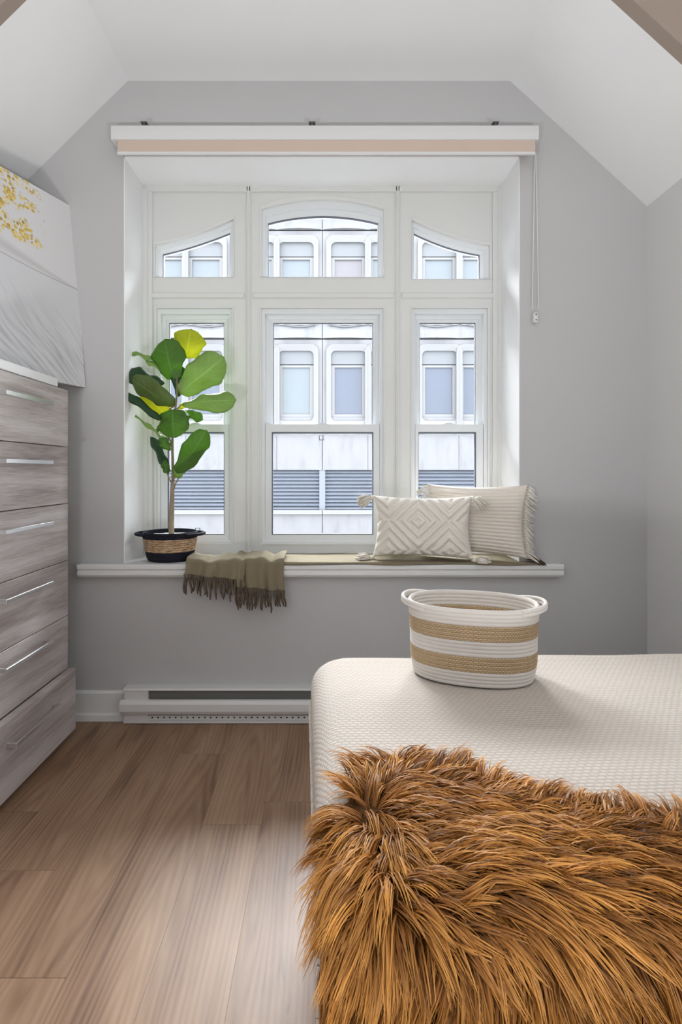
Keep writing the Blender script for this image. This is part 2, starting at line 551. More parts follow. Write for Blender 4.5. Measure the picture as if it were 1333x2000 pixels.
        o = bpy.data.objects.new(name, me)
        COL.objects.link(o)
        if parent:
            o.parent = parent
        if bevel:
            b = o.modifiers.new('bevel', 'BEVEL')
            b.width = bevel
            b.segments = 2
            b.limit_method = 'ANGLE'
        if solid:
            sm = o.modifiers.new('solid', 'SOLIDIFY')
            sm.thickness = solid
            sm.offset = 0
        return o

def box(name, mat, b, parent=None, bev=0.0):
    return MB().box(*b, bev=bev).build(name, mat, parent)

def rect(x0, x1, z0, z1):
    return [(x0, z0), (x1, z0), (x1, z1), (x0, z1)]

def lerp_loop(A, B, t):
    return [(a[0] + (b[0] - a[0]) * t, a[1] + (b[1] - a[1]) * t) for a, b in zip(A, B)]

# ------------------------------------------------------------------ room shell
W = 2.4545            # window wall plane
OUT = W + 0.34        # outer face of that wall
DORM = 1.855          # where the dormer opens to the main room
OX0, OX1, OZ1 = -0.891, 0.868, 2.498
SILLZ = 0.6915
GY = 2.718            # face of the window joinery
KL, KR = -1.48, 1.434  # dormer side walls
KLZ, KRZ = 2.233, 2.275
CL, CR, CZ = -0.873, 0.825, 2.832
MX0, MX1, MY0, MZ = -2.3, 2.15, -2.6, 3.15

m = MB()
m.box(KL - 0.1, OX0, W, OUT, -0.1, 2.95)
m.box(OX1, KR + 0.1, W, OUT, -0.1, 2.95)
m.box(OX0, OX1, W, OUT, OZ1, 2.95)
m.box(OX0, OX1, W, OUT, -0.1, SILLZ - 0.05)
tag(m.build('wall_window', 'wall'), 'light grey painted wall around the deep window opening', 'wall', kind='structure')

m = MB()  # added lining, lighter than the wall to brighten the opening
m.box(OX0, OX0 + 0.004, W + 0.001, GY + 0.02, SILLZ, OZ1)
m.box(OX1 - 0.004, OX1, W + 0.001, GY + 0.02, SILLZ, OZ1)
m.box(OX0, OX1, W + 0.001, GY + 0.02, OZ1 - 0.004, OZ1)
tag(m.build('reveal_brightening', 'reveal'), 'added white lining, brightened for window light, inside the deep window opening', 'reveal', kind='structure')
tag(box('wall_left', 'wall_side_lit', (KL - 0.1, KL, DORM + 0.02, W, -0.1, KLZ + 0.06)), 'low light grey dormer side wall behind the dresser', 'wall', kind='structure')
tag(box('wall_right', 'wall_side_lit', (KR, KR + 0.1, DORM + 0.02, W, -0.1, KRZ + 0.06)), 'low light grey dormer side wall right of the window wall', 'wall', kind='structure')
m = MB().prism([(KL, KLZ), (CL, CZ), (CL, CZ + 0.12), (KL - 0.12, KLZ + 0.04)], DORM + 0.02, W)
tag(m.build('ceiling_slope_left', 'ceiling'), 'white sloping ceiling above the dresser and canvas', 'ceiling', kind='structure')
m = MB().prism([(KR, KRZ), (CR, CZ), (CR, CZ + 0.12), (KR + 0.12, KRZ + 0.04)], DORM + 0.02, W)
tag(m.build('ceiling_slope_right', 'ceiling'), 'white sloping ceiling above the right side wall', 'ceiling', kind='structure')
tag(box('ceiling', 'ceiling', (CL - 0.02, CR + 0.02, DORM + 0.02, W, CZ, CZ + 0.12)), 'flat white ceiling above the window', 'ceiling', kind='structure')

# main room wall that the dormer opens from
outer = [(MX0, -0.1), (KL, -0.1), (KL, KLZ), (CL, CZ), (CL, MZ), (MX0, MZ)]
m = MB().prism(outer, DORM - 0.03, DORM + 0.02)
m.prism([(KR, -0.1), (MX1, -0.1), (MX1, MZ), (CR, MZ), (CR, CZ), (KR, KRZ)], DORM - 0.03, DORM + 0.02)
m.prism([(CL, CZ), (CR, CZ), (CR, MZ), (CL, MZ)], DORM - 0.03, DORM + 0.02)
tag(m.build('wall_dormer_front', 'beige'), 'beige wall of the main room framing the dormer', 'wall', kind='structure')
tag(box('wall_main_left', 'ceiling', (MX0 - 0.1, MX0, MY0, DORM + 0.02, -0.1, MZ)), 'white wall left of the main room', 'wall', kind='structure')
tag(box('wall_main_right', 'ceiling', (MX1, MX1 + 0.1, MY0, DORM + 0.02, -0.1, MZ)), 'white wall at the head of the bed', 'wall', kind='structure')
m = MB()
m.box(MX0, MX1, MY0 - 0.1, MY0, -0.1, MZ)
tag(m.build('wall_rear', 'ceiling'), 'white wall closing the main room behind the viewpoint', 'wall', kind='structure')
tag(box('ceiling_main', 'ceiling', (MX0 - 0.1, MX1 + 0.1, MY0 - 0.1, DORM + 0.02, MZ, MZ + 0.1)), 'white ceiling of the main room', 'ceiling', kind='structure')

# floor: sub-floor with separate planks
fl = tag(box('floor', 'floor', (MX0, MX1, MY0, W, -0.1, -0.011)), 'light brown oak plank floor', 'floor', kind='structure')
PW, PL = 0.181, 1.22
me0 = None
starts = {-0.925 - PW: 1.786, -0.925: 1.523, -0.745: 1.20, -0.38: 1.722, -0.562: 2.15, -0.199: 0.62}
x = -0.199 - PW * 12
k = 0
while x < MX1:
    x1 = min(x + PW, MX1)
    x0 = max(x, MX0)
    if x1 - x0 > 0.02:
        ys = None
        for sx, sy in starts.items():
            if abs(sx - x) < 0.02:
                ys = sy
        if ys is None:
            ys = (k * 0.437 + 0.31) % PL
        y = ys - PL * 8
        while y < W:
            a, b = max(y, MY0), min(y + PL, W)
            xa, xb = x0, x1
            if b > DORM:                    # inside the dormer only
                xa, xb = max(xa, KL), min(xb, KR)
            if b - a > 0.02 and xb - xa > 0.02:
                full = abs(b - a - PL) < 1e-4 and abs(xb - xa - PW) < 1e-4
                if full and me0:
                    o = bpy.data.objects.new('plank', me0)
                    COL.objects.link(o)
                    o.parent = fl
                else:
                    hx, hy = (xb - xa) / 2 - 0.00015, (b - a) / 2 - 0.0005
                    o = MB().box(-hx, hx, -hy, hy, -0.011, 0.0, bev=0.0002).build('plank', 'floor', None)
                    o.parent = fl
                    if full:
                        me0 = o.data
                o.location = ((xa + xb) / 2, (a + b) / 2, 0)
            y += PL
    x += PW
    k += 1

# pair of unseen uplighters added behind the camera as fill light
for ux_, side_ in ((-0.82, 'left'), (0.79, 'right')):
    UL = Vector((ux_, -0.42, 0))
    ul = empty('added_fill_uplighter', tuple(UL), 'unseen white uplighter added as fill light behind the viewpoint, the %s one of two' % side_, 'added fill light')
    m = MB().tube([UL, UL + Vector((0, 0, 0.02)), UL + Vector((0, 0, 0.03))], [0.15, 0.15, 0.02], 24)
    m.build('base', 'white', ul)
    MB().tube([UL + Vector((0, 0, 0.025)), UL + Vector((0, 0, 0.28))], 0.012, 12).build('pole', 'white', ul)
    m = MB()
    m.grid(lambda u, v: UL + Vector(((0.03 + 0.17 * v ** 0.6) * math.cos(u * 6.28318), (0.03 + 0.17 * v ** 0.6) * math.sin(u * 6.28318), 0.27 + 0.10 * v)), 40, 10, True)
    m.build('bowl', 'white', ul, smooth=True, solid=0.004)
    ld = bpy.data.lights.new('added_fill', 'AREA')
    ld.shape = 'DISK'
    ld.size = 0.36
    ld.energy = 33
    ld.color = (0.97, 0.985, 1.0)
    lo_ = bpy.data.objects.new('added_fill', ld)
    COL.objects.link(lo_)
    lo_.parent = ul
    lo_.location = (0, 0, 0.366)
    lo_.rotation_euler = (math.pi, 0, 0)

# baseboards
def baseboard(name, x0, x1, label):
    m = MB()
    m.xprism([(W, 0), (W, 0.127), (W - 0.008, 0.127), (W - 0.014, 0.118), (W - 0.014, 0.032), (W - 0.024, 0.026), (W - 0.026, 0)], x0, x1)
    tag(m.build(name, 'trim'), label, 'baseboard', kind='structure')
baseboard('baseboard_window_left', KL, -0.87, 'white baseboard between the dresser and the heater')
baseboard('baseboard_window_right', 0.74, KR, 'white baseboard under the window wall right of the heater')
tag(box('baseboard_right', 'trim', (KR - 0.014, KR, DORM + 0.02, W - 0.026, 0, 0.127)), 'white baseboard along the right side wall', 'baseboard', kind='structure')

# ------------------------------------------------------------------ window
gs = F / GY
def gx(x): return (x - CX) / gs
def gz(y): return CAMZ + (CY - y) / gs

win = empty('window_1', (0, GY, SILLZ), 'white three-part sash window with arched transom lights', 'window', kind='structure')
EX0, EX1 = OX0, OX1
ZB, ZT = SILLZ, OZ1
xm1a, xm1b = gx(478), gx(494)
xm2a, xm2b = gx(769), gx(785)
zta, ztb = gz(584), gz(571)

def loop_top(x0, x1, z0, fz, n=14):
    """closed loop: bottom edge straight, top edge follows fz(x)"""
    L = [(x0, z0), (x1, z0)]
    for i in range(n + 1):
        x = x1 + (x0 - x1) * i / n
        L.append((x, fz(x)))
    return L

def interp(pts):
    xs = [p[0] for p in pts]
    zs = [p[1] for p in pts]
    # smooth quadratic through three points
    c = np.polyfit(xs, zs, 2)
    return lambda x: float(np.polyval(c, x))

def pxcurve(*pts):
    return interp([(gx(a), gz(b)) for a, b in pts])

BACK = GY + 0.075
# six surrounds (the flat boards round each light)
def section(sx0, sx1, sz0, sz1, inner, name='surround_board'):
    n = len(inner)
    A = [(sx0, sz0), (sx1, sz0)]
    for i in range(n - 2):
        A.append((sx1 + (sx0 - sx1) * i / (n - 3), sz1))
    MB().ring(A, inner, GY, BACK).build(name, 'joinery', win)

tops = [
    # section x0,x1 ; outer frame loop ; glass loop
    (EX0, xm1a, (303, 456, 541, [(303, 478), (380, 459), (456, 428)]), (314, 446, 537, [(314, 491), (380, 473), (446, 449)])),
    (xm1b, xm2a, (511, 750, 541, [(511, 409), (630, 390), (750, 409)]), (523, 740, 535, [(523, 430), (631, 416), (740, 430)])),
    (xm2b, EX1, (806, 957, 545, [(806, 430), (880, 461), (957, 479)]), (812, 941, 541, [(812, 450), (875, 476), (941, 492)])),
]
for (sx0, sx1, fo, go) in tops:
    fz, gzf = pxcurve(*fo[3]), pxcurve(*go[3])
    A = loop_top(gx(fo[0]), gx(fo[1]), gz(fo[2]), fz)
    G = loop_top(gx(go[0]), gx(go[1]), gz(go[2]), gzf)
    section(sx0, sx1, ztb, ZT, A)
    # raised bead round the hole
    grow = lerp_loop(A, G, -0.28)
    MB().ring(grow, A, GY - 0.005, GY + 0.002, GY - 0.002).build('bead', 'joinery', win)
    fr = MB()
    fr.ring(A, lerp_loop(A, G, 0.5), GY + 0.018, BACK, GY + 0.022)
    fr.ring(lerp_loop(A, G, 0.5), lerp_loop(A, G, 0.93), GY + 0.034, BACK, GY + 0.040)
    frame = fr.build('transom_frame', 'vinyl', win)
    MB().ring(lerp_loop(A, G, 0.93), G, GY + 0.044, GY + 0.058).build('gasket', 'gasket', frame)
    MB().prism(lerp_loop(A, G, 0.95), GY + 0.048, GY + 0.054).build('pane', 'glass', frame)

# mullions and transom battens with a stepped profile
for (a, b) in ((xm1a, xm1b), (xm2a, xm2b)):
    c = (a + b) / 2
    mm = MB().box(a, b, GY - 0.001, BACK, ZB, ZT)
    mm.box(c - 0.011, c + 0.011, GY - 0.010, GY, ZB, ZT, bev=0.003)
    mm.box(c - 0.004, c + 0.004, GY - 0.015, GY - 0.008, ZB, ZT, bev=0.002)
    mm.build('mullion', 'joinery', win)
for (a, b) in ((EX0, xm1a), (xm1b, xm2a), (xm2b, EX1)):
    mm = MB().box(a, b, GY - 0.001, BACK, zta, ztb)
    mm.box(a, b, GY - 0.009, GY, zta + 0.004, ztb - 0.004, bev=0.003)
    mm.build('transom_rail', 'joinery', win)
# perimeter casing
mm = MB()
mm.box(EX0, gx(299), GY - 0.010, GY, ZB, ZT - 0.028, bev=0.003)
mm.box(gx(962), EX1, GY - 0.010, GY, ZB, ZT - 0.028, bev=0.003)
mm.box(EX0, EX1, GY - 0.010, GY, ZT - 0.028, ZT, bev=0.003)
mm.box(EX0, gx(290), GY - 0.018, GY - 0.008, ZB, ZT - 0.012, bev=0.003)
mm.box(gx(972), EX1, GY - 0.018, GY - 0.008, ZB, ZT - 0.012, bev=0.003)
mm.build('casing', 'joinery', win)

def sash_set(sx0, sx1, fx0, fx1, gx0, gx1):
    z0, z1 = gz(1060), gz(602)
    H = rect(gx(fx0), gx(fx1), z0, z1)
    # surround
    MB().ring(rect(sx0, sx1, ZB, zta), H, GY, BACK).build('surround_board', 'joinery', win)
    MB().ring(rect(H[0][0] - 0.008, H[1][0] + 0.008, z0 - 0.008, z1 + 0.008), H, GY - 0.005, GY + 0.002, GY - 0.002).build('bead', 'joinery', win)
    # jamb liner
    i1 = rect(gx(fx0 + 6), gx(fx1 - 6), gz(1055), gz(611))
    MB().ring(H, i1, GY + 0.012, BACK + 0.03, GY + 0.016).build('jamb', 'vinyl', win)
    # upper sash sits further out, so its outline is scaled to its own depth
    yu = GY + 0.062
    ku = yu / GY
    def ux(x): return (x - CX) / F * yu
    def uz(y): return CAMZ + (CY - y) / F * yu
    zm = gz(836)
    A = rect(i1[0][0], i1[1][0], zm - 0.03, i1[2][1])
    B = rect(ux(gx0), ux(gx1), zm - 0.012, uz(631))
    us = MB()
    us.ring(A, lerp_loop(A, B, 0.5), yu - 0.012, yu + 0.03, yu - 0.006)
    us.ring(lerp_loop(A, B, 0.5), lerp_loop(A, B, 0.93), yu, yu + 0.03, yu + 0.004)
    up = us.build('upper_sash', 'vinyl', win)
    MB().ring(lerp_loop(A, B, 0.93), B, yu + 0.008, yu + 0.02).build('gasket', 'gasket', up)
    MB().prism(B, yu + 0.012, yu + 0.016).build('pane', 'glass', up)
    # lower sash, nearer the room
    yl = GY + 0.018
    def lx(x): return (x - CX) / F * yl
    def lz(y): return CAMZ + (CY - y) / F * yl
    A = rect(i1[0][0] + 0.002, i1[1][0] - 0.002, lz(1055), lz(829))
    B = rect(lx(gx0 - 2), lx(gx1), lz(1043), lz(846))
    ls = MB()
    ls.ring(A, lerp_loop(A, B, 0.86), yl, yl + 0.036, yl + 0.003)
    lo = ls.build('lower_sash', 'vinyl', win)
    MB().ring(lerp_loop(A, B, 0.86), B, yl + 0.008, yl + 0.026).build('gasket', 'gasket', lo)
    MB().prism(B, yl + 0.016, yl + 0.020).build('pane', 'glass', lo)
    cx = (A[0][0] + A[1][0]) / 2
    zt = A[2][1]
    MB().prism([(cx - 0.034, zt), (cx + 0.034, zt), (cx + 0.012, zt + 0.009), (cx - 0.012, zt + 0.009)], yl + 0.008, yl + 0.03).build('sash_lock', 'vinyl', lo)
    return lo, cx, B, yl
lw = sash_set(EX0, xm1a, 306, 453, 331, 437)
cw = sash_set(xm1b, xm2a, 511, 749, 535, 728)
rw = sash_set(xm2b, EX1, 806, 953, 821, 929)
# little square pull tabs on the lower panes
for (lo, x, y) in ((cw[0], 628.5, 855), (lw[0], 386, 1036)):
    yy = GY + 0.032
    c = P(x, y, yy)
    o = rect(c.x - 0.0125, c.x + 0.0125, c.z - 0.0125, c.z + 0.0125)
    i = rect(c.x - 0.0095, c.x + 0.0095, c.z - 0.0095, c.z + 0.0095)
    MB().ring(o, i, yy, yy + 0.004).build('pull_tab', 'gasket', lo)
# painted bottom board and the sill
FS = W - 0.045
sx0, sx1 = -1.08, 1.046
m = MB()
zt = SILLZ
prof_hi = [(GY + 0.03, zt), (W, zt), (W, zt - 0.019), (GY + 0.03, zt - 0.019)]
m.xprism([(y, z) for y, z in prof_hi], OX0, OX1)
front = [(W, zt), (FS + 0.004, zt), (FS, zt - 0.004), (FS, zt - 0.018), (FS + 0.005, zt - 0.023), (FS + 0.007, zt - 0.030), (FS + 0.003, zt - 0.034), (FS + 0.003, zt - 0.046), (FS + 0.012, zt - 0.056), (W, zt - 0.056)]
m.xprism(front, sx0, sx1)
m.box(OX0, OX1, W + 0.0, OUT - 0.05, zt - 0.05, zt - 0.02)
m.build('window_sill', 'trim', win)

# ------------------------------------------------------------------ building across the street
FY = 15.0
fs_ = F / FY
def fx(x): return (x - CX) / fs_
def fz_(y): return CAMZ + (CY - y) / fs_
bld = empty('apartment_building', (0, FY, -8), 'white precast building with rounded windows seen through the window', 'building')
PANW = 178 / fs_
X0 = fx(630)
FLH = 212 / fs_
def rrect(x0, x1, z0, z1, r, n=5):
    L = []
    for (cx, cz, a0) in ((x0 + r, z0 + r, math.pi), (x1 - r, z0 + r, 1.5 * math.pi), (x1 - r, z1 - r, 0), (x0 + r, z1 - r, 0.5 * math.pi)):
        for i in range(n + 1):
            a = a0 + 0.5 * math.pi * i / n
            L.append((cx + r * math.cos(a), cz + r * math.sin(a)))
    return L
def rect_like(x0, x1, z0, z1, L):
    n = len(L) // 4
    C = ((x0, z0), (x1, z0), (x1, z1), (x0, z1))
    return [C[i // n] for i in range(len(L))]
panes = ['far_pane_light', 'far_pane_dark', 'far_pane_dark', 'far_pane_light', 'far_pane_warm', 'far_pane_dark']
WOFF = 0.525
for fl_i in range(0, 2):
    dz = fl_i * FLH
    zj = fz_(662) + dz             # joint at top of window storey
    for k in range(-4, 4):
        pc = X0 + (k + 0.5) * PANW
        m = MB()
        g = 0.016
        sp_top, sp_bot = fz_(662) + dz - 0.015, fz_(850) + dz
        for sgn in (-1, 1):
            xa = pc - PANW / 2 + g / 2 if sgn < 0 else pc
            xb = pc if sgn < 0 else pc + PANW / 2 - g / 2
            wc = pc + sgn * WOFF
            hw = 0.475
            hole = rrect(wc - hw, wc + hw, fz_(822) + dz, fz_(685) + dz, 0.13)
            m.ring(rect_like(xa, xb, sp_bot, sp_top, hole), hole, FY, FY + 0.28)
            surr_o = rrect(wc - hw - 0.13, wc + hw + 0.13, fz_(848) + dz, fz_(673) + dz, 0.20)
            sb = MB().ring(surr_o, hole, FY - 0.07, FY + 0.02, FY + 0.0).build('window_surround', 'facade_trim', bld)
            z0, z1 = fz_(815) + dz, fz_(712) + dz
            fo = rect(wc - hw, wc + hw, z0, z1)
            fi = rect(wc - hw + 0.10, wc + hw - 0.10, z0 + 0.09, z1 - 0.06)
            wf = MB().ring(fo, fi, FY + 0.10, FY + 0.27).build('window_frame', 'facade_trim', bld)
            ci = (k * 2 + (1 if sgn > 0 else 0) + fl_i * 3)
            if fl_i == 0 and k == -1 and sgn > 0: pm = 'far_pane_light'
            elif fl_i == 0: pm = 'far_pane_light' if ci % 7 == 0 and k != 0 else 'far_pane_dark'
            elif fl_i == 1 and k == 0 and sgn < 0: pm = 'far_pane_warm'
            else: pm = 'far_pane_light'
            box('pane', pm, (fi[0][0] - 0.01, fi[1][0] + 0.01, FY + 0.16, FY + 0.18, fi[0][1] - 0.01, fi[2][1] + 0.01), wf)
            box('shutter_box', 'shutter', (wc - hw, wc + hw, FY + 0.08, FY + 0.27, z1 + 0.02, fz_(685) + dz + 0.02), bld)
            box('recess_sill', 'facade', (wc - hw, wc + hw, FY + 0.05, FY + 0.28, fz_(826) + dz, z0), bld)
        # spandrel between storeys, slightly bowed forward at the foot
        m.build('facade_panel', 'facade', bld)
        n = 16
        za, zb = fz_(662) + dz + 0.012, fz_(638) + dz
        sp = MB()
        def bow(u): return 0.10 * abs(math.sin(u * 2 * math.pi)) ** 0.8
        xa, xb = pc - PANW / 2 + g / 2, pc + PANW / 2 - g / 2
        sp.grid(lambda u, v: (xa + (xb - xa) * u, FY - bow(u) * (1 - v) - 0.02, za + (zb - za) * v), 32, 2)
        sp.grid(lambda u, v: (xa + (xb - xa) * u, FY - bow(u) * (1 - v) + 0.0 if v < 1 else FY + 0.1, za), 32, 1)
        sp.box(xa, xb, FY + 0.0, FY + 0.2, za, fz_(638) + dz)
        sp.build('spandrel', 'facade', bld)
        for sgn in (-1, 1):
            wc = pc + sgn * PANW / 4
            MB().grid(lambda u, v: (wc - 0.42 + 0.84 * u, FY - 0.06, fz_(640) + dz + 0.10 - 0.10 * math.sin(u * math.pi) * 0.6 - 0.05 * v), 10, 1).build('ledge_stain_lip', 'stain', bld, solid=0.03)  # dark stain strip near the top of the spandrel
# lower storey: plain spandrel, louvred band and plinth
for k in range(-4, 4):
    xa, xb = X0 + k * PANW + 0.008, X0 + (k + 1) * PANW - 0.008
    pc = (xa + xb) / 2
    m = MB()
    m.box(xa, pc - 0.006, FY, FY + 0.28, fz_(918), fz_(850) - 0.01)
    m.box(pc + 0.006, xb, FY, FY + 0.28, fz_(918), fz_(850) - 0.01)
    m.box(pc - 0.006, pc + 0.006, FY + 0.03, FY + 0.28, fz_(918), fz_(850) - 0.01)
    m.build('facade_panel', 'facade', bld)
    box('louvre_backing', 'louvre_gap', (xa, xb, FY + 0.2, FY + 0.24, fz_(1000), fz_(918)), bld)
    lv = MB()
    nl = 11
    for i in range(nl):
        z = fz_(992) + (fz_(920) - fz_(992)) * i / (nl - 1)
        lv.xprism([(FY + 0.05, z - 0.035), (FY + 0.06, z - 0.045), (FY + 0.17, z + 0.025), (FY + 0.16, z + 0.035)], xa + 0.07, xb - 0.07)
    lv.build('louvre_slats', 'louvre', bld)
    box('louvre_post', 'louvre_post', (xa - 0.09, xa + 0.07, FY + 0.02, FY + 0.24, fz_(998), fz_(918)), bld)
    box('ledge', 'facade_trim', (xa, xb, FY - 0.10, FY + 0.28, fz_(1004), fz_(996)), bld)
    box('facade_panel', 'facade', (xa, xb, FY + 0.0, FY + 0.28, -8, fz_(1005)), bld)
box('core_wall', 'facade', (X0 - 4 * PANW, X0 + 4 * PANW, FY + 0.29, FY + 4, -8, fz_(638) + FLH + 0.3), bld)
box('parapet', 'facade_trim', (X0 - 4 * PANW, X0 + 4 * PANW, FY - 0.15, FY + 0.5, fz_(638) + FLH + 0.1, fz_(638) + FLH + 0.55), bld)
tag(box('street_ground', 'ground', (-30, 30, OUT + 0.3, 30, -8.2, -8)), 'grey street below the window', 'ground', kind='structure')

# ------------------------------------------------------------------ roller blind
BY = W - 0.085
bs = F / BY
def bx(x): return (x - CX) / bs
def bz(y): return CAMZ + (CY - y) / bs
bl = empty('roller_blind', (bx(634), W, bz(297)), 'rolled-up tan roller blind in a white cassette above the window', 'blind')
m = MB().xprism([(W, bz(243)), (BY + 0.006, bz(243)), (BY, bz(246)), (BY - 0.002, bz(258)), (BY, bz(272)), (BY + 0.008, bz(273)), (W, bz(273))], bx(217), bx(1053))
m.build('cassette', 'white', bl)
yr = W - 0.045
cz = bz(276)
MB().tube([(bx(230), yr, cz), (bx(1046), yr, cz)], 0.033, 20).build('fabric_roll', 'tan_fabric', bl, smooth=False)
m = MB().xprism([(yr - 0.036, cz + 0.02), (yr - 0.032, cz + 0.02), (yr - 0.030, bz(297)), (yr - 0.036, bz(297))], bx(229), bx(1047))
m.build('fabric_flap', 'tan_fabric', bl)
MB().box(bx(228), bx(1047), yr - 0.040, yr - 0.026, bz(300.5), bz(295), bev=0.003).build('bottom_bar', 'white', bl)
for x, y in ((280, 238), (610, 241), (970, 245)):
    c = Vector((bx(x), BY + 0.012, bz(243)))
    m = MB().tube([c, c + Vector((0, 0, 0.014))], 0.006, 10)
    m.box(c.x - 0.014, c.x + 0.014, c.y - 0.010, c.y + 0.02, c.z + 0.011, c.z + 0.017, bev=0.002)
    m.build('mounting_clip', 'dark_metal', bl)
# bead cord loop with its tensioner
m = MB()
yc = W - 0.022
c0 = P(1046, 300, yc)
for a, b in ((1046, 1040.5), (1047.5, 1053)):
    pts = [P(a, 300, yc)] + [P(a + (b - a) * (t ** 0.8), 300 + 312 * t, yc) for t in (0.2, 0.4, 0.6, 0.8, 0.97)]
    m.tube(pts, 0.0019, 6)
m.build('cord', 'white', bl)
c = P(1047, 620, yc)
tn = MB().box(c.x - 0.010, c.x + 0.010, c.y - 0.006, W, c.z - 0.023, c.z + 0.023, bev=0.004).build('cord_tensioner', 'white', bl)
for dz in (-0.012, 0.012):
    MB().tube([(c.x, c.y - 0.0075, c.z + dz), (c.x, c.y - 0.004, c.z + dz)], 0.0035, 8).build('screw', 'dark_metal', tn)

# ------------------------------------------------------------------ baseboard heater
hy = W - 0.062
hs = F / (W - 0.06)
hx0, hx1 = -0.885, 0.72
ht = empty('baseboard_heater', ((hx0 + hx1) / 2, W, 0), 'long white electric baseboard heater under the window', 'heater')
m = MB()
m.xprism([(W, 0.003), (W, 0.153), (W - 0.048, 0.153), (W - 0.052, 0.146), (W - 0.048, 0.143), (W - 0.008, 0.143), (W - 0.008, 0.012), (W - 0.05, 0.012), (W - 0.05, 0.003)], hx0 + 0.01, hx1)
m.build('housing', 'heater', ht)
m = MB().xprism([(W - 0.050, 0.043), (W - 0.062, 0.046), (W - 0.070, 0.062), (W - 0.070, 0.092), (W - 0.062, 0.106), (W - 0.052, 0.108), (W - 0.050, 0.104)], hx0, hx1)
m.build('front_cover', 'heater', ht)
for a, b in ((hx0 + 0.012, hx0 + 0.118), (hx1 - 0.118, hx1 - 0.012)):
    MB().box(a, b, W - 0.050, W - 0.004, 0.010, 0.146, bev=0.002).build('end_cap', 'heater', ht)
MB().box(hx0 + 0.1, hx1 - 0.1, W - 0.03, W - 0.008, 0.02, 0.14).build('heating_element', 'heater_dark', ht)
pl = MB().box(hx0 + 0.118, hx1 - 0.118, W - 0.046, W - 0.040, 0.013, 0.036).build('perforated_plate', 'heater', ht)
m = MB()
xx = hx0 + 0.135
while xx < hx1 - 0.13:
    m.tube([(xx, W - 0.0472, 0.0265), (xx, W - 0.044, 0.0265)], 0.0042, 6, flat=0.8)
    xx += 0.0255
tag(m.build('air_holes', 'hole', pl), kind='stuff')

# ------------------------------------------------------------------ dresser
DX, DY0, DY1 = -1.066, 1.606, 2.298
DB = KL + 0.015
dr = empty('dresser', ((DX + DB) / 2, (DY0 + DY1) / 2, 0), 'tall grey wood-grain dresser with six drawers and steel bar handles', 'dresser')
m = MB()
m.box(DB, DX - 0.02, DY0, DY1, 0.025, 1.436)
m.build('body', 'dresser', dr)
box('plinth', 'trim', (DB + 0.01, DX - 0.004, DY0 + 0.01, DY1 - 0.01, 0.0, 0.024), dr)
MB().box(DB, DX + 0.004, DY0 - 0.01, 2.203, 1.4365, 1.468, bev=0.002).build('top_board', 'reveal', dr)
zs = [1.436, 1.2, 0.966, 0.730, 0.502, 0.272, 0.030]
hz = [1.357, 1.133, 0.901, 0.674, 0.449, 0.207]
hyc, hl = 1.953, 0.156
for i in range(6):
    xo = 0.032 if i == 5 else 0.0
    z1, z0 = zs[i] - 0.0015, zs[i + 1] + 0.0015
    if i == 5:
        z1 = 0.282
    if i == 4:
        z0 = 0.284
    d = empty('drawer', (0, 0, 0))
    d.parent = dr
    bpy.data.objects.remove(d)
    d = MB().box(DX - 0.0195 if i < 5 else DX + 0.002, DX + xo, DY0 + 0.001, DY1 - 0.001, z0, z1, bev=0.0012).build('drawer', 'dresser', dr)
    z = hz[i]
    h = MB()
    x0 = DX + xo
    h.box(x0 + 0.024, x0 + 0.033, hyc - hl, hyc + hl, z - 0.007, z + 0.007, bev=0.001)
    for sgn in (-1, 1):
        yy = hyc + sgn * (hl - 0.006)
        h.box(x0, x0 + 0.026, yy - 0.006, yy + 0.006, z - 0.007, z + 0.007)
    h.build('handle', 'steel', d)

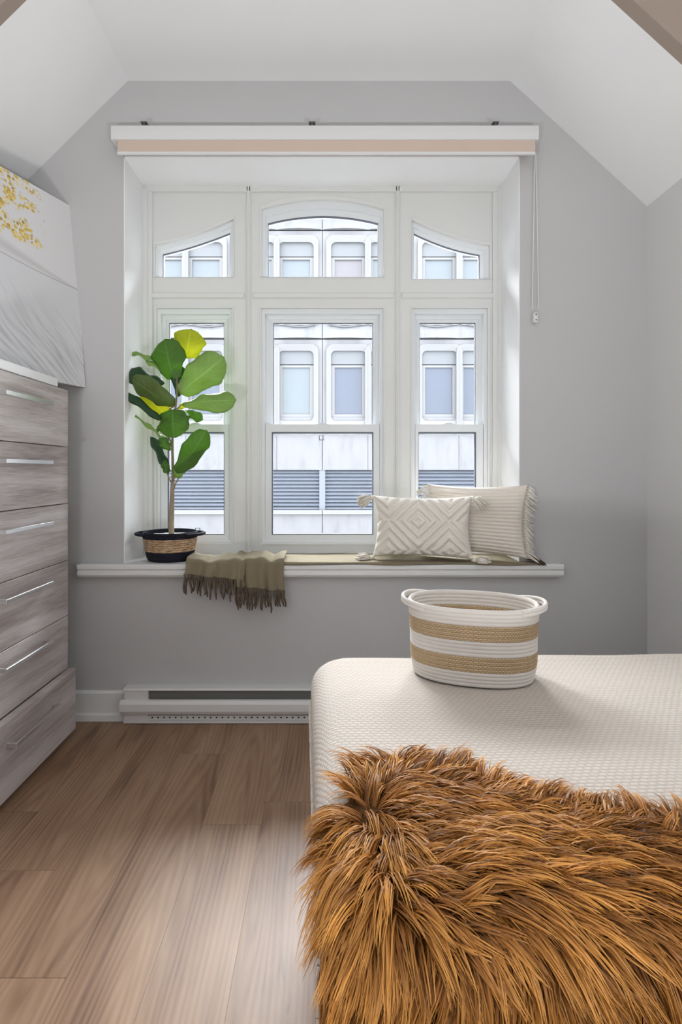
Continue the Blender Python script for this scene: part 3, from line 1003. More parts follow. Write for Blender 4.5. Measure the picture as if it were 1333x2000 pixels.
# ------------------------------------------------------------------ canvas on the dresser
def canvas_mat():
    t = NT('printed_flower_canvas')
    tc = t.n('ShaderNodeTexCoord')
    sp = t.n('ShaderNodeSeparateXYZ')
    t.l(tc.outputs['UV'], sp.inputs[0])         # x: 0 far .. 0.9 near (m), y: height (m)
    u, v = sp.outputs[0], sp.outputs[1]
    # the petal: below a gently curved line
    line = t.math('ADD', 0.437, t.math('ADD', t.math('MULTIPLY', u, 0.02), t.math('MULTIPLY', t.math('MULTIPLY', u, u), 0.16)))
    below = t.math('SUBTRACT', line, v)
    petal = t.math('MULTIPLY_ADD', below, 400.0, 0.5, clamp=True)
    edge = t.math('SUBTRACT', 1.0, t.math('MULTIPLY', t.math('ABSOLUTE', below), 260.0), clamp=True)
    # fine radiating petal strokes
    mp = t.n('ShaderNodeMapping')
    mp.inputs['Rotation'].default_value = (0, 0, -0.80)
    wn = t.n('ShaderNodeTexNoise', i_Scale=2.2, i_Detail=1.0)
    t.l(tc.outputs['UV'], wn.inputs['Vector'])
    ad = t.n('ShaderNodeVectorMath', operation='MULTIPLY_ADD')
    t.l(wn.outputs['Color'], ad.inputs[0])
    ad.inputs[1].default_value = (0.16, 0.16, 0)
    t.l(tc.outputs['UV'], ad.inputs[2])
    t.l(ad.outputs[0], mp.inputs[0])
    st = t.n('ShaderNodeTexNoise', i_Scale=1.0, i_Detail=3.0)
    mp2 = t.n('ShaderNodeMapping')
    mp2.inputs['Scale'].default_value = (5, 70, 1)
    t.l(mp.outputs[0], mp2.inputs[0])
    t.l(mp2.outputs[0], st.inputs['Vector'])
    low = t.math('MULTIPLY_ADD', below, 3.2, -0.15, clamp=True)
    strokes = t.math('MULTIPLY', t.math('MULTIPLY_ADD', st.outputs[0], 4.0, -1.75, clamp=True), low)
    c = t.mix(petal, (0.74, 0.735, 0.74), (0.69, 0.695, 0.715))
    c = t.mix(t.math('MULTIPLY', strokes, 0.75), c, (0.40, 0.395, 0.41))
    # soft grey band above the petal, wider to the near side
    band = t.math('SUBTRACT', 1.0, t.math('DIVIDE', t.math('ABSOLUTE', t.math('ADD', below, t.math('MULTIPLY', u, 0.10))), t.math('MULTIPLY_ADD', u, 0.09, 0.002)), clamp=True)
    c = t.mix(t.math('MULTIPLY', band, 0.5), c, (0.42, 0.42, 0.42))
    c = t.mix(t.math('MULTIPLY', edge, 0.75), c, (0.30, 0.30, 0.29))
    # yellow sprig
    vo = t.n('ShaderNodeTexVoronoi', i_Scale=75.0)
    t.l(tc.outputs['UV'], vo.inputs['Vector'])
    dots = t.math('MULTIPLY_ADD', vo.outputs['Distance'], -9.0, 5.8, clamp=True)
    n3 = t.n('ShaderNodeTexNoise', i_Scale=13.0, i_Detail=4.0)
    t.l(tc.outputs['UV'], n3.inputs['Vector'])
    lim = t.math('MULTIPLY_ADD', t.math('SUBTRACT', u, 0.185), 9.0, t.math('MULTIPLY_ADD', n3.outputs[0], 5.5, -2.75), clamp=True)
    zone = t.math('MULTIPLY', lim, t.math('MULTIPLY', t.math('MULTIPLY_ADD', t.math('SUBTRACT', v, 0.53), 30.0, 0.0, clamp=True), 1.0))
    gap = t.math('MULTIPLY_ADD', n3.outputs[0], 16.0, -7.2, clamp=True)
    f = t.math('MULTIPLY', dots, t.math('MULTIPLY', t.math('MULTIPLY_ADD', zone, 3.0, -0.8, clamp=True), gap))
    yc = t.ramp(vo.outputs['Color'], [(0.15, (0.42, 0.27, 0.05)), (0.5, (0.72, 0.52, 0.12)), (0.85, (0.84, 0.68, 0.30))])
    c = t.mix(f, c, yc)
    t.l(c, t.b.inputs['Base Color'])
    t.b.inputs['Roughness'].default_value = 0.7
    nz = t.n('ShaderNodeTexNoise', i_Scale=600.0)
    t.l(tc.outputs['UV'], nz.inputs['Vector'])
    t.bump(nz.outputs[0], 0.1, 0.001)
    return t.m
M['canvas'] = canvas_mat()
M['canvas_side'] = paint('canvas_edge', (0.50, 0.47, 0.46), 0.8, 300, 0.1, 0.05, 0.1)
br = P(167, 760, 2.447)                       # lower far corner
tr = P(133, 403, 2.447)
along = Vector((-0.119, -0.312, 0)).normalized()
upv = (tr - br)
upv -= along * upv.dot(along)
H = upv.length
upv.normalize()
nrm = along.cross(upv).normalized()
if nrm.x < 0:
    nrm = -nrm
L = 0.90
br.z = 1.4700
pic = empty('canvas_print', tuple(br), 'large canvas print of white petals and yellow blossom on the dresser', 'picture')
m = MB()
nu = 2
m.grid(lambda u, v: br + along * (L * u) + upv * (H * v), 6, 6, uvf=lambda u, v: (L * u, H * v))
m.build('printed_face', 'canvas', pic)
m = MB()
def cp(u, v, d): return br + along * (L * u) + upv * (H * v) - nrm * d
vs_ = [cp(u, v, d) for d in (0.0006, 0.03) for (u, v) in ((0, 0), (1, 0), (1, 1), (0, 1))]
m.add(vs_, [(0, 1, 2, 3), (7, 6, 5, 4), (0, 4, 5, 1), (1, 5, 6, 2), (2, 6, 7, 3), (3, 7, 4, 0)])
m.build('stretcher', 'canvas_side', pic)

# ------------------------------------------------------------------ bed
ROT = math.radians(2.2)
BC = Vector((-0.035, 1.665, 0))               # far corner at the foot of the bed
ca, sa = math.cos(ROT), math.sin(ROT)
EXV = Vector((ca, sa, 0))                     # along the bed, towards the head
EYV = Vector((sa, -ca, 0))                    # across the bed, towards the camera
BL_, BW_ = 1.95, 1.0
ZBED = 0.55
def bedp(a, b, z):
    q = BC + EXV * a + EYV * b
    return Vector((q.x, q.y, z))

def round_outline(x0, x1, y0, y1, r, per=10, side=24):
    L = []
    cs = ((x0 + r, y0 + r, math.pi), (x1 - r, y0 + r, 1.5 * math.pi), (x1 - r, y1 - r, 0), (x0 + r, y1 - r, 0.5 * math.pi))
    for q in range(4):
        cx, cy, a0 = cs[q]
        for i in range(per + 1):
            a = a0 + 0.5 * math.pi * i / per
            L.append((cx + r * math.cos(a), cy + r * math.sin(a)))
        nx_, ny_, n0 = cs[(q + 1) % 4]
        e = (nx_ + r * math.cos(n0), ny_ + r * math.sin(n0))
        s0 = L[-1]
        for i in range(1, side):
            L.append((s0[0] + (e[0] - s0[0]) * i / side, s0[1] + (e[1] - s0[1]) * i / side))
    return L

def slab(x0, x1, y0, y1, z0, z1, R, r, bulge=0.0, wob=None, uvw=False, closed=True):
    """cushion-like slab with round plan corners (R) and round top edge (r)"""
    m = MB()
    prof = []     # (inset, z)
    if closed:
        prof += [(r, z0), (r * 0.3, z0 + r * 0.3)]
    nz = 5
    for i in range(nz + 1):
        t = i / nz
        z = z0 + (0 if not closed else r) + (z1 - r - z0 - (0 if not closed else r)) * t
        prof.append((-bulge * math.sin(t * math.pi), z))
    for i in range(1, 7):
        a = 0.5 * math.pi * i / 6
        prof.append((r - r * math.cos(a), z1 - r + r * math.sin(a)))
    rings = []
    for ins, z in prof:
        rings.append([(p, z) for p in round_outline(x0 + ins, x1 - ins, y0 + ins, y1 - ins, max(R - ins, 0.01))])
    base = round_outline(x0 + r, x1 - r, y0 + r, y1 - r, max(R - r, 0.01))
    cx, cy = (x0 + x1) / 2, (y0 + y1) / 2
    hx, hy = (x1 - x0) / 2 - r, (y1 - y0) / 2 - r
    nin = 14
    for i in range(1, nin + 1):
        t = i / nin
        rings.append([((cx + (p[0] - cx) * (1 - t * 0.998), cy + (p[1] - cy) * (1 - t * 0.998)), z1) for p in base])
    n = len(base)
    vs, uvs, fs = [], [], []
    for ri, rg in enumerate(rings):
        for p, z in rg:
            zz = z
            if wob and z > z0 + 0.03:
                zz += wob(p[0], p[1], z)
            vs.append(bedp(p[0], p[1], zz))
            ox = max(x0 + r - p[0], 0) + 0
            uvs.append((p[0], p[1] + (z1 - z) * (1 if p[1] > y1 - 0.02 or p[1] < y0 + 0.02 else 0)) if not (p[0] < x0 + 0.02) else (p[0] - (z1 - z), p[1]))
    for a in range(len(rings) - 1):
        for i in range(n):
            j = (i + 1) % n
            fs.append((a * n + i, a * n + j, (a + 1) * n + j, (a + 1) * n + i))
    fs.append(tuple((len(rings) - 1) * n + i for i in range(n)))
    if closed:
        fs.append(tuple(range(n - 1, -1, -1)))
    m.add(vs, fs, uvs)
    return m

bed = empty('bed', tuple(bedp(BL_ / 2, BW_ / 2, 0)), 'single bed with white sheeted mattress standing below the window', 'bed')
slab(0.0, BL_, 0.0, BW_, 0.24, ZBED - 0.010, 0.11, 0.055, 0.008).build('mattress', 'sheet', bed, smooth=True)
slab(0.02, BL_ - 0.01, 0.02, BW_ - 0.02, 0.10, 0.238, 0.08, 0.02).build('base', 'sheet', bed, smooth=True)
for a in (0.12, BL_ - 0.12):
    for b in (0.12, BW_ - 0.12):
        c = bedp(a, b, 0)
        MB().tube([(c.x, c.y, 0.0), (c.x, c.y, 0.10)], [0.022, 0.028], 12).build('leg', 'dark_metal', bed)

def wob(x, y, z):
    n = noise.noise(Vector((x * 3.1, y * 3.4, 0.3))) * 0.006
    return n * min(1.0, max(0.0, (z - 0.42) * 9))
bk = slab(-0.007, BL_ + 0.007, -0.007, BW_ + 0.007, 0.435, ZBED, 0.115, 0.062, 0.0, wob, closed=False)
# uneven hem
for i, v in enumerate(bk.v):
    if v[2] < 0.4351:
        h = 0.022 * noise.noise(Vector((v[0] * 9, v[1] * 9, 5))) + 0.02 * noise.noise(Vector((v[0] * 31, v[1] * 31, 2)))
        bk.v[i] = (v[0], v[1], v[2] + h)
blk = empty('blanket', tuple(bedp(BL_ / 2, BW_ / 2, ZBED)), 'cream basket-weave cotton blanket spread over the bed', 'blanket')
bk.build('cloth', 'blanket', blk, smooth=True)
fr = MB()
out_ = round_outline(-0.009, BL_ + 0.009, -0.009, BW_ + 0.009, 0.117, side=60)
for (a, b) in out_:
    for q in range(2):
        aa, bb = a + random.uniform(-0.012, 0.012) * (1 if b < 0 or b > BW_ else 0), b + random.uniform(-0.008, 0.008) * (1 if a < 0.0 else 0)
        z = 0.437 + random.uniform(-0.01, 0.01)
        ln = random.uniform(0.015, 0.03)
        p0 = bedp(aa, bb, z)
        p1 = bedp(aa - 0.003 * (a < 0.1), bb, z - ln / 2)
        p2 = bedp(aa + random.uniform(-0.004, 0.0), bb + random.uniform(-0.006, 0.006), z - ln)
        fr.tube([p0, p1, p2], [0.0018, 0.0016, 0.001], 4, caps=False)
tag(fr.build('fringe', 'yarn', blk), kind='stuff')

# ------------------------------------------------------------------ fur throw
ft = empty('fur_throw', tuple(bedp(0.4, BW_ - 0.1, ZBED)), 'shaggy rust-brown fur throw draped over the near corner of the bed', 'throw')
ZF = ZBED + 0.016
RF = 0.055
def fold(t):
    """t>=0 lies on the bed (distance from the edge); t<0 hangs.  returns (pos, drop)"""
    if t >= RF:
        return t, 0.0
    s = RF - t
    ang = s / RF
    if ang < math.pi / 2:
        return RF - RF * math.sin(ang), RF - RF * math.cos(ang)
    return 0.0, RF + (s - RF * math.pi / 2)
def pelt(a, b):
    """a: distance from the foot side, b: distance from the near side (negative hangs)"""
    pa, da = fold(a + 0.0)
    pb, db = fold(b)
    if da > 0 and db > 0:
        d = math.hypot(da, db) if False else max(da, db) + 0.25 * min(da, db)
    else:
        d = da + db
    bump = 0.012 * noise.noise(Vector((a * 5, b * 5, 1.7))) + 0.006 * noise.noise(Vector((a * 14, b * 14, 4.1)))
    fl = 0.05 * max(0, -min(a, b)) 
    return bedp(pa + 0.012 - fl * (1 if a < 0 else 0), BW_ - pb + 0.006 + fl * (1 if b < 0 else 0), ZF + bump - d)
def pelt_far(a):
    far = 0.255 + 0.03 * math.sin(a * 9) - 0.27 * max(0.0, a - 0.14) + 0.05 * math.sin(min(max(a, 0), .3) * 10)
    if a < 0.06:
        far -= (0.06 - a) * 1.1
    return far
def in_pelt(a, b):
    return a > -0.17 and b < pelt_far(a) and b > -0.36 and a < 1.2
NA, NB = 90, 50
m = MB()
A0, A1, B0, B1 = -0.16, 1.19, -0.35, 0.33
vid = {}
vs_, fs2 = [], []
for j in range(NB + 1):
    for i in range(NA + 1):
        a, b = A0 + (A1 - A0) * i / NA, B0 + (B1 - B0) * j / NB
        vid[i, j] = len(vs_)
        vs_.append(pelt(a, b))
for j in range(NB):
    for i in range(NA):
        a, b = A0 + (A1 - A0) * (i + .5) / NA, B0 + (B1 - B0) * (j + .5) / NB
        if in_pelt(a, b):
            fs2.append((vid[i, j], vid[i + 1, j], vid[i + 1, j + 1], vid[i, j + 1]))
m.add(vs_, fs2)
po = m.build('pelt', 'pelt', ft, smooth=True, solid=0.008)
import bmesh
bm = bmesh.new(); bm.from_mesh(po.data)
bmesh.ops.delete(bm, geom=[v for v in bm.verts if not v.link_faces], context='VERTS')
bm.to_mesh(po.data); bm.free()

# fur: locks of tapered ribbons combed outwards from the bed corner
SEG = 6
V, FC, CO = [], [], []
UPZ = Vector((0, 0, 1))
nlocks = 0
def frame_at(a, b):
    e = 0.004
    p = pelt(a, b)
    ta = (pelt(a + e, b) - p).normalized()
    tb = (pelt(a, b + e) - p).normalized()
    n = ta.cross(tb).normalized()
    if n.z < -0.05 or n.dot(bedp(-1, BW_ + 1, 1.5) - p) < 0:
        n = -n
    return p, ta, tb, n
tries = 0
locks = []
while len(locks) < 5600 and tries < 60000:
    tries += 1
    a, b = random.uniform(-0.16, 1.18), random.uniform(-0.33, 0.33)
    if a > 0.75 and random.random() < 0.55:
        continue
    if in_pelt(a, b):
        locks.append((a, b))
strands = []
for (a, b) in locks:
    p, ta, tb, n = frame_at(a, b)
    # flow in pelt coordinates: combed to the right on top, down where it hangs
    sm = lambda x, e0, e1: (lambda q: q * q * (3 - 2 * q))(min(1.0, max(0.0, (x - e0) / (e1 - e0))))
    edge_far = pelt_far(a)
    wf = sm(b, edge_far - 0.12, edge_far)               # outwards at the far edge
    wh = 1 - sm(b, -0.04, 0.06)                         # hanging front
    wl = 1 - sm(a, 0.0, 0.14)                           # left edge
    fa_t, fb_t = 1.0 - 2.0 * wl - 0.5 * wf, -0.30 + 0.95 * wf
    fa_h, fb_h = 0.75 * sm(a, 0.15, 0.5) - 0.42 * wl, -1.0
    fa = fa_t * (1 - wh) + fa_h * wh
    fb = fb_t * (1 - wh) + fb_h * wh
    r = math.hypot(a - 0.10, b - 0.0) + 1e-6
    fa += 0.75 * noise.noise(Vector((a * 11, b * 11, 2.2))) + random.gauss(0, 0.12)
    fb += 0.75 * noise.noise(Vector((a * 11, b * 11, 8.8))) + random.gauss(0, 0.12)
    flow = ta * fa + tb * fb
    flow = flow - n * flow.dot(n)
    flow.normalize()
    crown = min(1.0, r / 0.12)
    lift = random.uniform(0.30, 0.62) + 0.15 * (1 - crown)
    if a < 0.05:
        lift *= 0.45
    if a < 0.0:
        flow = (flow * 0.5 + Vector((0, 0, -1))).normalized()
    ln = random.uniform(0.055, 0.088) * (0.75 + 0.25 * crown)
    tone = 0.5 + 0.5 * noise.noise(Vector((a * 7, b * 7, 3.3)))
    wav = Vector((random.uniform(-1, 1), random.uniform(-1, 1), random.uniform(-0.6, 0.6)))
    tip = p + n * ln * lift * 0.55 + flow * ln
    lt = random.uniform(0, 1)
    ns = random.randint(11, 15)
    for q in range(ns):
        off = ta * random.gauss(0, 0.0060) + tb * random.gauss(0, 0.0060)
        root = p + off - n * 0.002
        s = random.uniform(0.80, 1.12)
        tp = p + off * 0.28 + (tip - p) * s + Vector((random.gauss(0, .0022), random.gauss(0, .0022), random.gauss(0, .0022)))
        strands.append((root, n, tp, ln * s, tone, lt, wav, random.uniform(0, 1)))
nS = len(strands)
R0 = np.array([s[0] for s in strands]); N0 = np.array([s[1] for s in strands]); T0 = np.array([s[2] for s in strands])
LN = np.array([s[3] for s in strands])[:, None]; TN = np.array([s[4] for s in strands]); LT = np.array([s[5] for s in strands])
WV = np.array([s[6] for s in strands]); RD = np.array([s[7] for s in strands])
MID = R0 + N0 * LN * np.array([0.16 if s_[1].x < -0.7 else 0.48 for s_ in strands])[:, None] + (T0 - R0) * 0.28
widths = np.array([1.0, 1.0, 0.95, 0.85, 0.68, 0.45, 0.08])
pts = []
for i in range(SEG + 1):
    t = i / SEG
    c = (1 - t) ** 2 * R0 + 2 * t * (1 - t) * MID + t * t * T0
    c = c + WV * LN * 0.055 * math.sin(t * 5.2) * t
    c[:, 2] -= 0.010 * t * t
    pts.append(c)
pts = np.array(pts)                                     # SEG+1, nS, 3
tang = np.gradient(pts, axis=0)
tang /= np.linalg.norm(tang, axis=2, keepdims=True) + 1e-9
rv = rng.normal(size=(nS, 3)) * 0.5 + np.cross(T0 - R0, N0) / (np.linalg.norm(np.cross(T0 - R0, N0), axis=1, keepdims=True) + 1e-9)
side = np.cross(tang, np.cross(rv[None], tang))
side /= np.linalg.norm(side, axis=2, keepdims=True) + 1e-9
wd = (0.00105 * (0.7 + 0.6 * RD))[None, :, None] * widths[:, None, None]
VA = pts - side * wd
VB = pts + side * wd
VV = np.stack([VA, VB], axis=2).transpose(1, 0, 2, 3).reshape(-1, 3)      # strand, seg, lr
fo = np.array(origin(ft))
VV = VV - fo
nv = (SEG + 1) * 2
q = np.array([[2 * i, 2 * i + 1, 2 * i + 3, 2 * i + 2] for i in range(SEG)])
FF = (q[None] + (np.arange(nS) * nv)[:, None, None]).reshape(-1, 4)
me = bpy.data.meshes.new('fur')
me.vertices.add(len(VV)); me.vertices.foreach_set('co', VV.astype(np.float32).ravel())
me.loops.add(FF.size); me.loops.foreach_set('vertex_index', FF.astype(np.int32).ravel())
me.polygons.add(len(FF)); me.polygons.foreach_set('loop_start', np.arange(0, FF.size, 4, dtype=np.int32))
me.polygons.foreach_set('use_smooth', np.ones(len(FF), dtype=bool))
me.update(calc_edges=True)
at = me.attributes.new('strand', 'FLOAT_COLOR', 'POINT')
tt = np.linspace(0, 1, SEG + 1)
colr = np.zeros((nS, SEG + 1, 2, 4), dtype=np.float32)
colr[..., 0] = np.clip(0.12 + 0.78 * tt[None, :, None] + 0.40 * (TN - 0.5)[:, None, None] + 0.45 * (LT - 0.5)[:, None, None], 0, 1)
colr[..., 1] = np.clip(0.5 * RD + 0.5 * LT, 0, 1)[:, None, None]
colr[..., 3] = 1
at.data.foreach_set('color', colr.ravel())
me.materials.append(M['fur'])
fo_ = bpy.data.objects.new('fur', me)
COL.objects.link(fo_)
fo_.parent = ft
tag(fo_, kind='stuff')

# ------------------------------------------------------------------ basket on the bed
bc = Vector((0.400, 1.497, ZBED + 0.004))
bk_ = empty('rope_basket', tuple(bc), 'oval white rope basket with two seagrass bands standing on the bed', 'basket')
BA, BB, BR = 0.164, 0.112, math.radians(-15)
def oval(th, grow, z):
    e = 0.86
    c, s = math.cos(th), math.sin(th)
    x = (BA + grow) * math.copysign(abs(c) ** e, c)
    y = (BB + grow) * math.copysign(abs(s) ** e, s)
    return Vector((bc.x + x * math.cos(BR) - y * math.sin(BR), bc.y + x * math.sin(BR) + y * math.cos(BR), bc.z + z))
BH = 0.196
rows = 20
rh = BH / rows
def lean(z):
    t = z / BH
    return -0.010 + 0.012 * math.sin(min(1, t * 3) * math.pi / 2) + 0.004 * t - 0.004 * math.sin(t * math.pi)
PER = 2 * math.pi * math.sqrt((BA ** 2 + BB ** 2) / 2)
for bi, matn, nm in ((0, 'rope_white', 'white_band'), (1, 'jute', 'seagrass_band'), (2, 'rope_white', 'white_band'), (3, 'jute', 'seagrass_band'), (4, 'rope_white', 'white_band')):
    m = MB()
    z0 = bi * 4 * rh
    nv_ = 4 * 6
    def fo1(u, v):
        z = z0 + 4 * rh * v
        ridge = 0.0024 * (abs(math.sin(v * 4 * math.pi)) ** 0.6)
        return oval(u * 2 * math.pi, lean(z) + ridge, z)
    def fi1(u, v):
        z = z0 + 4 * rh * v
        ridge = 0.0026 * (abs(math.sin(v * 4 * math.pi)) ** 0.6)
        return oval(u * 2 * math.pi, lean(z) - 0.007 - ridge, z)
    m.grid(fo1, 120, nv_, True, uvf=lambda u, v: (u * PER, v * 4 * 0.010))
    m.grid(fi1, 120, nv_, True, uvf=lambda u, v: (u * PER, v * 4 * 0.010))
    if bi == 4:
        m.grid(lambda u, v: oval(u * 2 * math.pi, lean(BH) - 0.007 * v, BH + 0.003 * math.sin(v * math.pi)), 120, 4, True)
    m.build(nm, matn, bk_, smooth=True, fixn=True)
m = MB()
m.add([oval(2 * math.pi * i / 80, -0.012, 0.002) for i in range(80)] + [oval(2 * math.pi * i / 80, -0.012, 0.008) for i in range(80)],
      [tuple(range(79, -1, -1)), tuple(range(80, 160))] + [(i, (i + 1) % 80, 80 + (i + 1) % 80, 80 + i) for i in range(80)])
m.build('bottom', 'rope_white', bk_)
for c0, sg in ((math.pi, 1), (0.0, -1)):
    m = MB()
    pts = []
    n = 28
    for i in range(n + 1):
        t = i / n
        th = c0 + sg * math.radians(-48 + 96 * t)
        k = math.sin(t * math.pi) ** 0.8
        pts.append(oval(th, lean(BH) - 0.003 + 0.019 * k, BH - 0.004 + 0.010 * k))
    for dz in (0.0, -0.0085):
        m.tube([p + Vector((0, 0, dz)) for p in pts], 0.0050, 8)
    m.build('handle', 'rope_white', bk_, smooth=True)

# ------------------------------------------------------------------ fig tree in its pot
PY = 2.55
pc = Vector(((333 - CX) * PY / F, PY, SILLZ + 0.0005))
pot = empty('plant_pot', tuple(pc), 'navy rope planter with a raffia band and two tab handles', 'planter')
def potr(z):
    return 0.098 + 0.026 * (z / 0.13) ** 0.8 - 0.006 * max(0, 1 - z / 0.012)
def lathe_band(z0, z1, rows, name, mat, amp, uvw=True):
    m = MB()
    m.grid(lambda u, v: pc + Vector(((potr(z0 + (z1 - z0) * v) + amp * abs(math.sin(v * rows * math.pi)) ** .6) * math.cos(u * 2 * math.pi),
                                     (potr(z0 + (z1 - z0) * v) + amp * abs(math.sin(v * rows * math.pi)) ** .6) * math.sin(u * 2 * math.pi), z0 + (z1 - z0) * v)),
           64, rows * 5, True, uvf=lambda u, v: (u * 0.7, (z1 - z0) * v))
    return m
m = lathe_band(0.0, 0.044, 5, 'b', 'navy', 0.003)
m.add([pc + Vector((potr(0) * math.cos(2 * math.pi * i / 64), potr(0) * math.sin(2 * math.pi * i / 64), 0.0)) for i in range(64)], [tuple(range(63, -1, -1))])
m.build('lower_band', 'navy', pot, smooth=True)
lathe_band(0.044, 0.103, 6, 'r', 'raffia', 0.004).build('raffia_band', 'raffia', pot, smooth=True)
m = lathe_band(0.103, 0.128, 3, 'n', 'navy', 0.003)
m.grid(lambda u, v: pc + Vector(((potr(0.128) + 0.003 * math.cos(v * math.pi) - 0.004) * math.cos(u * 2 * math.pi), (potr(0.128) + 0.003 * math.cos(v * math.pi) - 0.004) * math.sin(u * 2 * math.pi), 0.128 + 0.004 * math.sin(v * math.pi))), 64, 5, True)
m.grid(lambda u, v: pc + Vector(((potr(0.128) - 0.008) * math.cos(u * 2 * math.pi), (potr(0.128) - 0.008) * math.sin(u * 2 * math.pi), 0.128 - 0.04 * v)), 64, 2, True)
m.build('rim_band', 'navy', pot, smooth=True)
for sg in (-1, 1):
    m = MB()
    pts = []
    for i in range(17):
        t = i / 16
        th = (0 if sg > 0 else math.pi) + math.radians(-42 + 84 * t)
        r = potr(0.12) + 0.002 + 0.030 * math.sin(t * math.pi) ** 0.7
        pts.append(pc + Vector((r * math.cos(th), r * math.sin(th), 0.121)))
    m.tube(pts, 0.0075, 8, flat=0.9)
    m.build('handle', 'navy', pot, smooth=True)
m = MB()
m.grid(lambda u, v: pc + Vector((0.112 * v * math.cos(u * 2 * math.pi), 0.112 * v * math.sin(u * 2 * math.pi), 0.112 + 0.004 * noise.noise(Vector((v * 9 * math.cos(u * 6.283), v * 9 * math.sin(u * 6.283), 0))))), 40, 8, True)
m.build('filler', 'gravel', pot, smooth=True)

fig = empty('fiddle_leaf_fig', tuple(pc + Vector((0, 0, 0.11))), 'fiddle-leaf fig with broad green leaves growing in the navy planter', 'plant')
def pp(x, y, d=0.0):
    return P(x, y, PY + d)
m = MB()
m.tube([pp(335, 1046), pp(335, 1020), pp(336, 985), pp(337, 955), pp(338, 940)], [0.0135, 0.0125, 0.011, 0.0095, 0.0085], 10)
m.build('trunk', 'bark', fig, smooth=True)
m = MB()
m.tube([pp(338, 941), pp(338, 920), pp(337, 880), pp(337, 850), pp(340, 815), pp(344, 790), pp(346, 765), pp(346, 735)], [0.0075, 0.0065, 0.0062, 0.0058, 0.005, 0.0045, 0.004, 0.003], 8)
m.build('stem', 'twig', fig, smooth=True)
for pts in (([336, 945], [331, 935], [325, 920]), ([339, 958], [343, 945], [351, 930]), ([338, 940], [341, 934], [345, 928]), ([336, 875], [333, 860], [330, 845]),
            ([345, 800], [352, 793], [360, 788]), ([344, 790], [338, 795], [330, 800]), ([341, 812], [328, 812], [314, 810])):
    m = MB()
    m.tube([pp(x, y, -0.003) for x, y in pts], [0.0038, 0.003, 0.0026], 6)
    m.build('petiole', 'twig', fig, smooth=True)

def leaf(base, tip, w, mat, d0=0.0, d1=0.0, roll=0.0, bend=0.012, cup=0.10, shape=0.62, base_w=0.35):
    """base, tip in pixels, w full width in pixels; d0,d1 depth offsets (m, + is towards the window); roll turns the blade about its rib"""
    b, t = pp(base[0], base[1], d0), pp(tip[0], tip[1], d1)
    ax = t - b
    L_ = ax.length
    ax.normalize()
    view = Vector((0, 1, 0))
    sd_ = ax.cross(view)
    if sd_.length < 1e-3:
        sd_ = Vector((1, 0, 0))
    sd_.normalize()
    nr = sd_.cross(ax).normalized()
    if nr.y > 0:
        nr = -nr
    R_ = Matrix.Rotation(roll, 3, ax)
    sd_ = R_ @ sd_
    nr = R_ @ nr
    hw = w * PY / F / 2
    ph = random.uniform(0, 6)
    def prof(v):
        # fiddle outline: narrow waist near the base, widest beyond the middle, blunt tip
        s = math.sin(math.pi * min(1, v ** 0.78 * 1.0)) if False else 0
        t_ = v
        body = (1 - ((t_ - shape) / (1 - shape)) ** 2) ** 0.5 if t_ > shape else base_w + (1 - base_w) * (0.5 - 0.5 * math.cos(math.pi * t_ / shape))
        if t_ < 0.06:
            body *= 0.15 + 0.85 * (t_ / 0.06) ** 0.6
        return max(0.02, body)
    def fn(u, v):
        x = 2 * u - 1
        wv = hw * prof(v) * (1 + 0.08 * math.sin(v * 13 + ph + x * 2) + 0.03 * math.sin(v * 29 + ph * 2))
        p = b + ax * (L_ * v) + sd_ * (x * wv)
        p = p + nr * (bend * math.sin(v * math.pi) - cup * hw * 2 * (x * x) * prof(v) + 0.007 * math.sin(v * 13 + ph + 1.2 * x) * abs(x))
        return p
    m = MB()
    m.grid(fn, 10, 18, uvf=lambda u, v: (2 * u - 1, v))
    return m.build('leaf', mat, fig, smooth=True, solid=0.0009)
leaf((364, 700), (373, 643), 64, 'leaf_backlit', 0.03, 0.035, 0.1, 0.006, 0.05, 0.55, 0.6)
leaf((340, 742), (322, 662), 68, 'leaf', 0.0, -0.015, -0.15, 0.012, 0.10, 0.58, 0.45)
leaf((351, 768), (438, 697), 66, 'leaf_pale', -0.01, -0.03, 0.35, 0.010, 0.12, 0.60, 0.5)
leaf((348, 775), (352, 712), 30, 'leaf_dark', 0.02, 0.02, 0.3)
leaf((356, 790), (462, 782), 45, 'leaf_pale', -0.005, -0.03, -0.35, 0.012, 0.15, 0.68, 0.35)
leaf((342, 792), (256, 738), 50, 'leaf_olive', -0.01, -0.05, -0.55, 0.014, 0.15, 0.55, 0.5)
leaf((322, 750), (237, 724), 40, 'leaf_dark', -0.01, -0.04, 0.45, 0.010, 0.2, 0.55, 0.3)
leaf((305, 706), (252, 688), 13, 'leaf_pale', 0.02, 0.0, 0.9, 0.014, 0.3, 0.5, 0.5)
leaf((322, 726), (284, 702), 16, 'leaf_pale', 0.02, 0.02, 0.8, 0.01, 0.2)
leaf((318, 820), (235, 757), 22, 'leaf_dark', -0.01, -0.05, 1.0, 0.012, 0.4, 0.5, 0.6)
leaf((332, 818), (276, 764), 46, 'leaf_backlit', 0.03, 0.03, 0.0, 0.006, 0.05, 0.50, 0.6)
leaf((350, 800), (362, 788), 12, 'leaf_backlit', 0.02, 0.02)
leaf((338, 800), (341, 855), 64, 'leaf', -0.02, -0.05, 0.1, 0.010, 0.10, 0.42, 0.75)
leaf((355, 803), (397, 819), 22, 'leaf', 0.0, 0.0, 0.5, 0.008, 0.2)
leaf((347, 925), (404, 840), 46, 'leaf', -0.02, -0.04, 0.45, 0.010, 0.12, 0.60, 0.55)
leaf((342, 932), (399, 872), 26, 'leaf_pale', -0.005, 0.0, 0.6, 0.006, 0.15, 0.6, 0.8)
